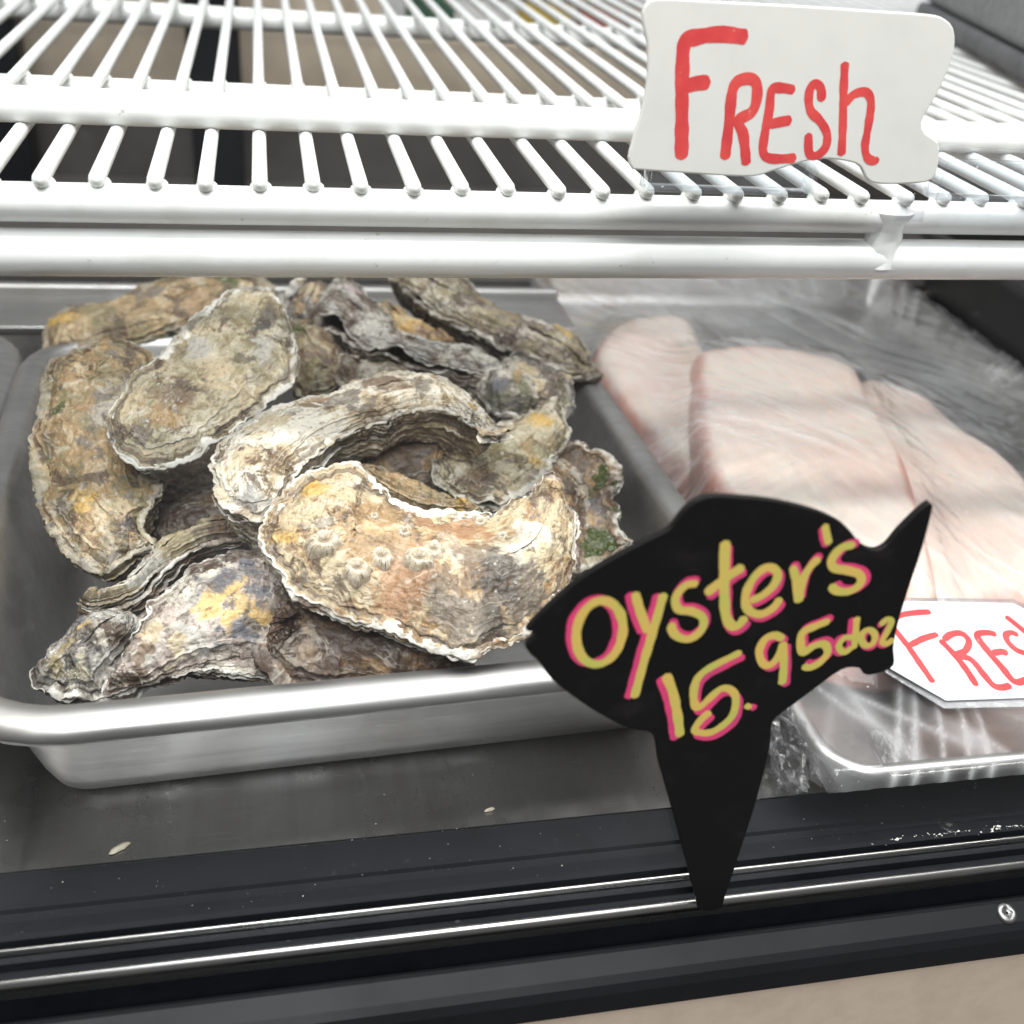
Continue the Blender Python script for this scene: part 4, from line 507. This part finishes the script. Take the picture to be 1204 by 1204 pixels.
    ring = np.stack([np.broadcast_to(ph * 1.9, X.shape), ca[None] * 42 + 0 * X, sa[None] * 42 + 0 * X + seed], -1); ring = np.concatenate([ring, ring[-1:], ring[-1:]], 0)
    lamedge = np.concatenate([lamedge, lamedge[-1:], lamedge[-1:]], 0)
    paint = np.zeros((*P.shape[:2], 4)); paint[..., 3] = 1; pw = np.zeros(P.shape[:2])
    wx = P[..., 0] + 0.006 * noise(P[..., 0] * 70, P[..., 1] * 70, 3.3) + 0.0035 * fbm(P[..., 0] * 180, P[..., 1] * 180, 5.3, 3, 0.65); wy = P[..., 1] + 0.006 * noise(P[..., 0] * 70, P[..., 1] * 70, 9.3) + 0.0035 * fbm(P[..., 0] * 180, P[..., 1] * 180, 11.3, 3, 0.65)
    if not lower:
        for (px, py, r, k) in d['pat']:
            q = np.exp(-((wx - px / 1000)**2 + (wy - py / 1000)**2) / (r / 1000 * 0.72)**2)
            m = np.clip(q * 1.25, 0, 1); m = m * m * (3 - 2 * m)
            paint[..., :3] = paint[..., :3] * (1 - m[..., None]) + np.array(PAL[k]) * m[..., None]; pw = np.maximum(pw, m)
        paint[..., :3] /= np.maximum(pw, 0.25)[..., None]; paint[..., :3] = np.clip(paint[..., :3], 0, 0.85)
    TT = np.concatenate([T + 0 * X, np.ones((2, N))], 0)
    at = {'ring': ring, 'lamedge': lamedge, 'rim': rimA, 'paint': paint, 'paintw': pw, 'margin': TT}
    o = grid_mesh(name, P, True, mat, parent, at)
    # thin chipped growth plates lying over the valve, each with its own ragged free edge
    nb = np.concatenate([n, n[-1:], n[-1:]], 0); Mr2 = len(t)
    for li, (tk, lift) in enumerate(((0.80, 0.0016), (0.89, 0.0019), (0.955, 0.0020)) if lower else (((0.86, 0.0012),) if key == 'A' else ((0.66, 0.0009), (0.83, 0.0012)))):
        te = tk + 0.075 * noise(ca * 26, sa * 26, seed + 80 + li) + 0.035 * noise(ca * 95, sa * 95, seed + 90 + li) + 0.022 * noise(ca * 300, sa * 300, seed + 95 + li)
        te = np.clip(te, 0.3, 0.985); q = np.linspace(0, 1, 8)[:, None]; tq = te[None] - 0.15 * (1 - q)
        up = np.clip(0.5 + 1.1 * noise(ca * 34, sa * 34, seed + 99 + li), 0.0, 1.3)
        off_ = -0.0007 + (lift * up + 0.0007) [None] * q**1.6
        tq = np.concatenate([tq, tq[-1:] - 0.004, tq[-1:] - 0.03], 0); off_ = np.concatenate([off_, off_[-1:] - 0.0006, off_[-1:] - 0.0012 - lift * up[None]], 0)
        fi = np.interp(tq.reshape(-1), t, np.arange(Mr2)).reshape(tq.shape); i0 = np.clip(np.floor(fi).astype(int), 0, Mr2 - 2); fr_ = (fi - i0)[..., None]; cols = np.arange(N)[None] + 0 * i0
        def smp(A):
            A = A[..., None] if A.ndim == 2 else A
            r = A[i0, cols] * (1 - fr_) + A[i0 + 1, cols] * fr_; return r
        PL = smp(P) + smp(nb) * off_[..., None]
        rimL = np.clip((np.concatenate([q, q[-1:], q[-1:]], 0) - 0.78) / 0.22, 0, 1) * np.clip(up, 0, 1)[None] * 0.95
        rg = smp(ring); rg[..., 0] += 4.1 * (li + 1)
        grid_mesh('shell_layer', PL, True, mat, parent, {'ring': rg, 'lamedge': smp(lamedge)[..., 0], 'rim': rimL, 'paint': smp(paint), 'paintw': smp(pw)[..., 0], 'margin': smp(TT)[..., 0]})
    return o, P
# key: (upper height, lower depth, number of layers, layer height, rim wave, gape, lump, bend, N, label)
OY = {
 'A': (0.010, 0.020, 9, 0.0012, 0.0022, 0.001, 0.0026, 0.0, 520, 'cream and rust oyster crusted with barnacles, resting on the pan rim'),
 'B': (0.006, 0.026, 12, 0.0020, 0.0020, 0.001, 0.0022, -0.002, 460, 'arched white and brown oyster with stacked layers, behind the barnacled one'),
 'C': (0.007, 0.018, 8, 0.0011, 0.0014, 0.0015, 0.0022, 0.0, 440, 'long spoon shaped grey green oyster with a bright white lip'),
 'D': (0.009, 0.024, 10, 0.0016, 0.0026, 0.001, 0.0035, 0.0, 420, 'big upright olive brown oyster along the left wall of the pan'),
 'E': (0.008, 0.022, 9, 0.0013, 0.0022, 0.001, 0.0030, 0.0, 360, 'ochre oyster with a green algae patch at the back left corner'),
 'F': (0.007, 0.026, 10, 0.0013, 0.0036, 0.006, 0.0026, 0.0, 380, 'grey mauve oyster with gaping wavy lips at the back of the heap'),
 'V': (0.008, 0.012, 9, 0.0018, 0.0040, 0.001, 0.0026, 0.0, 260, 'small ruffled grey oyster wedged beside the spoon shaped one'),
 'G': (0.008, 0.024, 10, 0.0014, 0.0022, 0.001, 0.0030, 0.0, 380, 'long dark brown oyster with a yellow tip reaching over the pan edge'),
 'H': (0.008, 0.014, 7, 0.0010, 0.0016, 0.001, 0.0020, 0.0, 260, 'orange tan oyster between the gaping one and the yellow tipped one'),
 'I': (0.009, 0.020, 8, 0.0014, 0.0030, 0.001, 0.0034, 0.0, 300, 'pale knobbly oyster with slate patches under the yellow tipped one'),
 'J': (0.006, 0.022, 7, 0.0011, 0.0036, 0.001, 0.0026, 0.002, 380, 'greenish cream oyster with a flared ochre lip, behind the barnacled one'),
 'K': (-0.004, 0.024, 8, 0.0012, 0.0026, 0.001, 0.0024, 0.0, 340, 'brown hollow oyster with green seaweed, by the right wall of the pan'),
 'L': (0.006, 0.012, 9, 0.0012, 0.0012, 0.001, 0.0014, 0.0, 260, 'narrow layered tan oyster showing under the arched one'),
 'M': (0.007, 0.016, 11, 0.0013, 0.0014, 0.002, 0.0012, 0.0, 380, 'thin curved olive oyster with a long pale lip, under the upright one'),
 'N': (0.011, 0.022, 8, 0.0011, 0.0020, 0.001, 0.0030, 0.0, 440, 'purple grey oyster with yellow patches against the front rim'),
 'Z': (0.010, 0.018, 8, 0.0012, 0.0022, 0.001, 0.0030, 0.0, 260, 'brown and cream oyster squeezed between the flared and the barnacled ones'),
 'Y': (0.010, 0.018, 8, 0.0012, 0.0022, 0.001, 0.0030, 0.0, 260, 'dark olive oyster filling the gap under the gaping one'),
 'P': (0.012, 0.018, 8, 0.0012, 0.0016, 0.001, 0.0040, 0.0, 280, 'dark brown oyster in shadow beneath the barnacled one'),
 'R': (0.012, 0.018, 8, 0.0012, 0.0016, 0.001, 0.0030, 0.0, 220, 'dark oyster deep in the pan above the thin curved one'),
 'T': (0.010, 0.016, 8, 0.0012, 0.0016, 0.001, 0.0040, 0.0, 240, 'dark rough oyster hidden in the hollow under the arched one'),
 'Q': (0.010, 0.018, 8, 0.0012, 0.0020, 0.001, 0.0030, 0.0, 220, 'olive oyster tucked below the small ruffled one'),
 'W': (0.010, 0.014, 8, 0.0012, 0.0016, 0.001, 0.0030, 0.0, 220, 'dark filler oyster added low between the spoon shaped and the upright ones'),  # added low in the heap, dark to hide the bright pan floor
 'U': (0.010, 0.018, 8, 0.0018, 0.0040, 0.001, 0.0040, 0.0, 320, 'small ragged grey and black oyster in the front left corner'),
}
SURF = {}
for i, (key, (H, D, lam, lamp, wave, gape, lump, bend, N, label)) in enumerate(OY.items()):
    d = SHELLS[key]; mw = plane_matrix(d['o'], d['n'], d['ex'])
    e = empty('oyster', mw); tag(e, label, 'oyster', 'oysters heaped in the steel pan')
    seed = 3.7 + i * 1.93; ln = max(52, N // 5)
    up, P = valve('upper_shell', d, key, False, N, ln, H, 2.3, lam, lamp, seed, wave, gape, lump, shell_mat(key, False), e, bend)
    valve('lower_shell', d, key, True, N, ln, D, 2.8, lam + 3, lamp * 1.25, seed + 0.7, wave, gape + 0.0014, lump, shell_mat(key, True), e, bend)
    SURF[key] = (e, P)

# barnacles on the front oyster
def barn_mat():
    t = NT('barnacle_plates'); w = t.obj(); n = t.noise(w, 500, 5, 0.65); rv = t.attr('ring', 'Vector'); r = t.noise(rv, 1.0, 3, 0.6)
    c = t.mix(t.maprange(n, 0.35, 0.7), (0.50, 0.40, 0.27), (0.76, 0.71, 0.60))
    c = t.mix(t.maprange(r, 0.46, 0.34, 0, 0.9), c, (0.09, 0.06, 0.04)); c = t.mix(t.maprange(t.attr('core'), 0.42, 0.32, 0, 0.7), c, (0.22, 0.17, 0.12)); t.bump(t.math('ADD', n, r), 0.6, 0.0006)
    return t.set(Base__Color=c, Roughness=0.55)
BM = barn_mat()
e, P = SURF['A']
for bi, (bx_, by_, br) in enumerate(SHELLS['A']['barn']):
    q = np.argmin((P[..., 0] - bx_ / 1000)**2 + (P[..., 1] - by_ / 1000)**2); c0 = P.reshape(-1, 3)[q]; r = br / 1000 * (1.0 + 0.35 * math.sin(bi * 2.7 + 0.6))
    prof = [(1.08, -0.5), (1.0, -0.12), (0.92, 0.16), (0.80, 0.38), (0.66, 0.55), (0.56, 0.60), (0.46, 0.52), (0.38, 0.36), (0.30, 0.32), (0.18, 0.42), (0.03, 0.46)]
    th = np.linspace(0, 2 * np.pi, 60, endpoint=False); sq = 0.8 + 0.35 * ((bi * 0.37) % 1); rot = bi * 1.9; PP = np.zeros((len(prof), 60, 3)); RR = np.zeros((len(prof), 60, 3))
    for i, (a, b) in enumerate(prof):
        pl = 0.10 * np.abs(np.sin(3 * th + bi)) + 0.05 * noise(np.cos(th) * 6, np.sin(th) * 6, bi * 3.1 + i * 0.2)
        k = r * a * (0.93 + pl * (1.3 if a > 0.5 else 0.5)); el = 1.0 if a > 0.45 else 0.62
        k = k * (1 + 0.16 * noise(np.cos(th) * 1.7, np.sin(th) * 1.7, bi * 7.7)); PP[i] = np.stack([c0[0] + k * (np.cos(th) * math.cos(rot) - sq * np.sin(th) * math.sin(rot)), c0[1] + k * (np.cos(th) * math.sin(rot) + sq * np.sin(th) * math.cos(rot)) * (0.95 if a > 0.45 else el), c0[2] + r * 0.02 + r * 0.9 * (b + 0.06 * noise(np.cos(th) * 3, np.sin(th) * 3, bi + i))], 1)
        RR[i] = np.stack([np.cos(th) * 7, np.sin(th) * 7, np.full(60, a * 2 + bi)], 1)
    grid_mesh('barnacle', PP, True, BM, e, {'ring': RR, 'core': np.repeat(np.array([a for a, b in prof])[:, None], 60, 1)})

# weed scraps on the right-hand oyster
def weed_mat():
    t = NT('seaweed'); w = t.obj(); n = t.noise(w, 160, 4, 0.6)
    return t.set(Base__Color=t.mix(n, (0.018, 0.034, 0.005), (0.075, 0.09, 0.02)), Roughness=0.25)
WM = weed_mat(); e, P = SURF['K']; flat = P.reshape(-1, 3)
for wi, (wx, wy, sz) in enumerate(((27, 1, 15), (-15, 7, 13), (37, -4, 10), (14, 8, 7))):
    q = np.argmin((flat[:, 0] - wx / 1000)**2 + (flat[:, 1] - wy / 1000)**2); c0 = flat[q]
    th = np.linspace(0, 2 * np.pi, 90, endpoint=False); rr = np.linspace(0.03, 1, 26)[:, None]
    edge = sz / 1000 * (0.62 + 0.42 * noise(np.cos(th) * 1.6, np.sin(th) * 1.6, wi * 5.1) + 0.16 * noise(np.cos(th) * 6, np.sin(th) * 6, wi * 2.1))[None]
    Xw = c0[0] + rr * edge * np.cos(th)[None]; Yw = c0[1] + rr * edge * np.sin(th)[None] * 0.75
    sub = flat[(np.abs(flat[:, 0] - c0[0]) < 0.02) & (np.abs(flat[:, 1] - c0[1]) < 0.02)][::3]
    Zw = sub[np.argmin((Xw.reshape(-1, 1) - sub[None, :, 0])**2 + (Yw.reshape(-1, 1) - sub[None, :, 1])**2, axis=1), 2].reshape(Xw.shape)
    Zw = Zw + 0.0005 + 0.0012 * np.abs(fbm(Xw * 260, Yw * 260, wi * 4.4, 3)) * (1 - 0.5 * rr)
    grid_mesh('seaweed', np.stack([Xw, Yw, Zw], -1), True, WM, e)

# ------------------------------------------------------------------ fish fillets, film and card
def fish_mat(i):
    t = NT('fish_flesh_%d' % i); w = t.obj(); n = t.noise(w, 16, 5, 0.6, 0.4); s = t.noise(t.obj((i, 0, 0), (150, 26, 60)), 1.0, 4, 0.55, 0.5); f = t.noise(w, 300, 3, 0.5)
    c = t.mix(t.maprange(n, 0.35, 0.68), (0.84, 0.74, 0.66), (0.83, 0.65, 0.58))
    c = t.mix(t.maprange(s, 0.60, 0.76, 0, 0.35), c, (0.72, 0.47, 0.42))
    wv = t.node('ShaderNodeTexWave', Vector=t.obj((0, 0, 0), (1, 0.45, 1)), Scale=26, Distortion=7, Detail=3); c = t.mix(t.maprange(wv.outputs['Fac'], 0.80, 0.98, 0, 0.22), c, (0.86, 0.78, 0.72))
    ed = t.attr('edge'); c = t.mix(t.math('MULTIPLY', t.maprange(t.math('ADD', ed, t.math('MULTIPLY', t.math('SUBTRACT', n, 0.5), 1.3)), 0.40, 0.95), 0.8), c, (0.60, 0.22, 0.16))
    t.bump(t.math('ADD', s, t.math('MULTIPLY', f, 0.15)), 0.25, 0.002)
    t.b.inputs['Subsurface Weight'].default_value = 0.5; t.b.inputs['Subsurface Radius'].default_value = (0.012, 0.006, 0.004); t.b.inputs['Subsurface Scale'].default_value = 0.6
    return t.set(Base__Color=c, Roughness=0.35)
FL = ['narrow pale fillet at the back left of the fish tray', 'large thick white fillet in the middle of the fish tray', 'flat pinkish fillet along the right of the fish tray']
FH = [(0.012, 0.030, 7, 0.55), (0.012, 0.046, 16, 0.5), (0.010, 0.036, 9, 0.55)]; fish_pts = []
for i, ol in enumerate(FILLETS):
    o = catmull(np.array(ol) / 1000, 240, True); c = o.mean(0); o = c + (o - c) * (1 + 0.010 / np.linalg.norm(o - c, axis=1))[:, None]; t = 1 - (1 - np.linspace(0, 1, 50))**1.3; T = t[:, None]
    XY = c[None, None] + (o - c)[None] * t[:, None, None]; X, Y = XY[..., 0], XY[..., 1]
    z0, h, pe_, pq_ = FH[i]; Z = z0 + h * (1 - T**pe_)**pq_ + 0.0035 * fbm(X * 14, Y * 14, i * 3.3, 3) * (1 - T**4) + 0.0012 * fbm(X * 90, Y * 22, i + 9.3, 2) * (1 - T**6)
    base = c.tolist() + [z0]; Pf = np.stack([X, Y, Z], -1); bot = Pf[::-1].copy(); bot[..., 2] = z0 - 0.003; Pf = np.concatenate([Pf, bot[:1] * [1, 1, 1], bot[-1:]], 0)
    ea = np.concatenate([np.clip((T - 0.74) / 0.2, 0, 1) + 0 * X, np.ones((2, 240))], 0)
    fo = grid_mesh('fish_fillet', Pf, True, fish_mat(i), None, {'edge': ea}); tag(fo, FL[i], 'fish fillet', 'fillets in the fish tray'); fish_pts.append(Pf[:50].reshape(-1, 3))
fp_all = np.concatenate(fish_pts)
nx, ny = 210, 300; gx = np.linspace(FX0 - 0.0025, FX1 + 0.0025, nx); gy = np.linspace(FY0 - 0.0025, FY1 + 0.0025, ny); G = np.full((nx, ny), 0.0)
ix = np.clip(((fp_all[:, 0] - gx[0]) / (gx[1] - gx[0])).round().astype(int), 0, nx - 1); iy = np.clip(((fp_all[:, 1] - gy[0]) / (gy[1] - gy[0])).round().astype(int), 0, ny - 1)
np.maximum.at(G, (ix, iy), fp_all[:, 2])
for _ in range(3):
    for ax in (0, 1):
        for sgn in (-1, 1): G = np.maximum(G, np.roll(G, sgn, ax))
GX, GY = np.meshgrid(gx, gy, indexing='ij')
dx = np.minimum(GX - FX0, FX1 - GX); dy = np.minimum(GY - FY0, FY1 - GY); db = np.minimum(dx, dy)
Fz = np.maximum(G + 0.004, 0.0325)
for _ in range(26):   # the film spans hollows: relax, never below the fish
    Bz = Fz.copy()
    for ax in (0, 1): Bz = (np.roll(Bz, 2, ax) + np.roll(Bz, -2, ax) + Bz) / 3
    Fz = np.maximum(np.maximum(Bz, G + 0.003), 0.0322); Fz[db < 0.004] = 0.0322
ang = np.arctan2(GY - 0.50, GX - 0.36)
wr = np.abs(noise(ang * 17, np.hypot(GX - 0.36, GY - 0.5) * 3, 1.1)); wr2 = np.abs(noise((GX * 0.86 + GY * 0.5) * 70 + 1.2 * noise(GX * 9, GY * 9, 2.2), (GY * 0.86 - GX * 0.5) * 7, 4.4))
wmask = np.clip((0.10 - db) / 0.10, 0, 1)
Fz = Fz + 0.0016 * (1 - wr)**4 * (0.3 + 0.9 * wmask) + 0.0009 * (1 - wr2)**5 * (1 - 0.5 * wmask) + 0.0004 * noise(GX * 60, GY * 60, 3.3)
cp = np.array(CARD_PLANE[0]); cn = np.array(CARD_PLANE[1]); card_z = cp[2] - ((GX - cp[0]) * cn[0] + (GY - cp[1]) * cn[1]) / cn[2]
Fz = np.where((GY < 0.385) & (GX > 0.24), np.minimum(Fz, card_z - 0.0015), Fz)
Fz = np.where(db < 0.0, 0.0322 + db * 3.2 + 0.0006 * noise(GX * 300, GY * 300, 8.8), Fz)
wk = np.clip(((1 - wr)**9 * (0.15 + wmask) + 0.8 * (1 - wr2)**12) * np.clip(0.4 + 1.6 * noise(GX * 13, GY * 13, 6.1), 0, 1), 0, 1)
film = grid_mesh('cling_film', np.stack([GX, GY, Fz], -1), False, M['film'], None, {'wrinkle': wk}); tag(film, 'clear wrinkled cling film stretched over the fish tray', 'cling film')
u = np.linspace(0, np.pi, 15); v = np.linspace(0, 2 * np.pi, 22, endpoint=False); U, V = np.meshgrid(u, v, indexing='ij')
U = U + 0.10 * noise(U * 7, V * 7, 1.2) * np.sin(U); rb = 0.0115 * (1 + 0.75 * noise(np.sin(U) * np.cos(V) * 3.1, np.sin(U) * np.sin(V) * 3.1, np.cos(U) * 3.1))
fb = grid_mesh('film_bunch', np.stack([0.2125 + rb * np.sin(U) * np.cos(V) * 0.75, 0.302 + rb * np.sin(U) * np.sin(V) * 1.7, 0.0185 + rb * np.cos(U) * 1.0], -1), True, M['filmball'], film)
fb.data.polygons.foreach_set('use_smooth', [False] * len(fb.data.polygons))
ce = empty('price_card', plane_matrix(CARD_PLANE[0], CARD_PLANE[1], CARD_PLANE[2])); tag(ce, 'white card hand lettered in red, lying on the film over the fish', 'sign')
slab('laminate', LAMINATE_OUTLINE, 0.0006, M['laminate'], ce, 0)
slab('paper', CARD_OUTLINE, 0.0006, M['card'], ce, 0, 0.0010)
for nm, st, w in CARD_GLYPHS: strokes('letter', st, w * 1.55, M['red_ink2'], ce, 0.00104)

# ------------------------------------------------------------------ fish-shaped sign
se = empty('fish_sign', plane_matrix(*SIGN_PLANE)); tag(se, 'black fish shaped price sign with pink and yellow writing on a stake', 'sign')
slab('fish_board', SIGN_OUTLINE, 0.0026, M['signblack'], se, 0.0004, 0.0, 320)
for nm, ys, ps, w in SIGN_GLYPHS:
    strokes('pink_letter', ps, w * 1.32, M['pink'], se, 0.00004)
    strokes('yellow_letter', ys, w * 1.22, M['yellow'], se, 0.00014)

# ------------------------------------------------------------------ tag on the shelf and its clear holders
te = empty('white_tag', plane_matrix(*TAG_PLANE)); tag(te, 'white scalloped plastic tag reading fresh in red, standing on the shelf edge', 'sign')
slab('tag_plate', TAG_OUTLINE, 0.0022, M['tag'], te, 0.0006, 0.0, 150)
for nm, st, w in TAG_GLYPHS: strokes('letter', st, w, M['red_ink'], te, 0.00004)
slab('clip_stem', [(50, 1), (62, 1), (61, 24), (51, 24)], 0.004, M['clip'], te, 0.0008, -0.0026)
def holder(x0, x1, label):
    h = empty('tag_holder', loc=(x0, 0.402, 0.2290)); tag(h, label, 'tag holder', 'clear tag holders on the shelf edge')
    L = x1 - x0
    for nm, a, b in (('front_face', (0, -0.0045, 0), (L, -0.0033, 0.016)), ('back_face', (0, 0.004, 0.0013), (L, 0.0052, 0.020)), ('base_lip', (0, -0.0032, 0), (L, 0.0039, 0.0012)), ('top_lip', (0, -0.0060, 0.0161), (L, -0.0033, 0.0173)), ('end_wall', (-0.0013, -0.0045, 0), (-0.0001, 0.0052, 0.016)), ('end_wall', (L + 0.0001, -0.0045, 0), (L + 0.0013, 0.0052, 0.016))):
        o = box(nm, a, b, M['clear'], h, 0.0002)
holder(0.145, 0.213, 'clear plastic tag holder under the white tag'); holder(0.2705, 0.37, 'clear plastic tag holder right of the white tag')

# ------------------------------------------------------------------ things behind
gb = empty('grey_container', loc=(0.4853, 0.6588, 0.2325)); gb.rotation_euler.z = math.radians(-17.3); tag(gb, 'grey speckled container with a dark seal standing on the shelf', 'container')
box('body', (0.003, -0.055, 0.0165), (0.30, 0.33, 0.13), M['greyfoam'], gb, 0.008)
box('seal', (0.0, -0.058, 0.0), (0.303, 0.333, 0.016), M['sealgrey'], gb, 0.005)
for nm, x, w, h, col, lab in (('yellow_packet', 0.300, 0.055, 0.10, (0.55, 0.40, 0.04), 'blurred yellow packet on the tan ledge behind the shelf'), ('red_packet', 0.362, 0.045, 0.09, (0.42, 0.07, 0.06), 'blurred dark red packet on the tan ledge behind the shelf'), ('brown_packet', 0.425, 0.06, 0.08, (0.28, 0.11, 0.06), 'blurred brown packet on the tan ledge behind the shelf'), ('green_packet', 0.175, 0.05, 0.10, (0.05, 0.12, 0.08), 'blurred dark green packet on the tan ledge behind the shelf')):
    pe = box(nm, (x - w / 2, 1.222, 0.1565), (x + w / 2, 1.262, 0.1565 + h), plastic(nm + '_print', col, 0.4, 0.2, 0.5, 30), None, 0.006); tag(pe, lab, 'packet')
# bits of salt and scale fallen on the sill, chips of shell on the deck
cv = []; cf = []; rs = np.random.RandomState(3)
for k in range(420):
    a = rs.rand()
    if k < 170: x = 0.235 + 0.16 * rs.rand()**0.8; y = 0.2612 + rs.normal() * 0.0007; z = 0.0014; s = 0.0002 + 0.0008 * rs.rand()**2.5
    else: x = -0.12 + 0.5 * rs.rand(); y = 0.2605 + 0.06 * rs.rand(); z = 0.0004; s = 0.00012 + 0.00025 * rs.rand()**3
    b = len(cv); p = rs.normal(size=(4, 3)); p /= np.linalg.norm(p, axis=1)[:, None]
    cv += [(x + s * q[0] * 1.6, y + s * q[1], z + s * abs(q[2])) for q in p]; cf += [(b, b + 1, b + 2), (b, b + 2, b + 3), (b, b + 3, b + 1), (b + 1, b + 3, b + 2)]
cr = mesh_obj('salt_crumbs', cv, cf, card('crumb_white', (0.62, 0.60, 0.56), 0.1), None, False); tag(cr, 'white crumbs of salt scattered along the black sill', 'crumbs', None, 'stuff')
for cx_, cy_, s, rz in ((-0.064, 0.297, 0.0042, 0.6), (0.081, 0.2985, 0.0022, 0.3)):
    th = np.linspace(0, 2 * np.pi, 14, endpoint=False); q = 1 + 0.35 * noise(np.cos(th) * 2, np.sin(th) * 2, cx_ * 90)
    P2 = np.zeros((3, 14, 3))
    for i, (k, z) in enumerate(((1.0, 0.0002), (0.7, 0.0011), (0.05, 0.0014))): P2[i] = np.stack([s * k * q * np.cos(th), 0.38 * s * k * q * np.sin(th), np.full(14, z)], 1)
    ch = grid_mesh('shell_chip', P2, True, card('chip_%d' % int(s * 1e5), (0.6, 0.54, 0.42), 0.3)); ch.location = (cx_, cy_, 0.0002); ch.rotation_euler.z = rz
    tag(ch, 'larger pale shell chip lying on the steel deck' if s > 0.003 else 'tiny pale shell chip lying on the steel deck', 'shell chip')
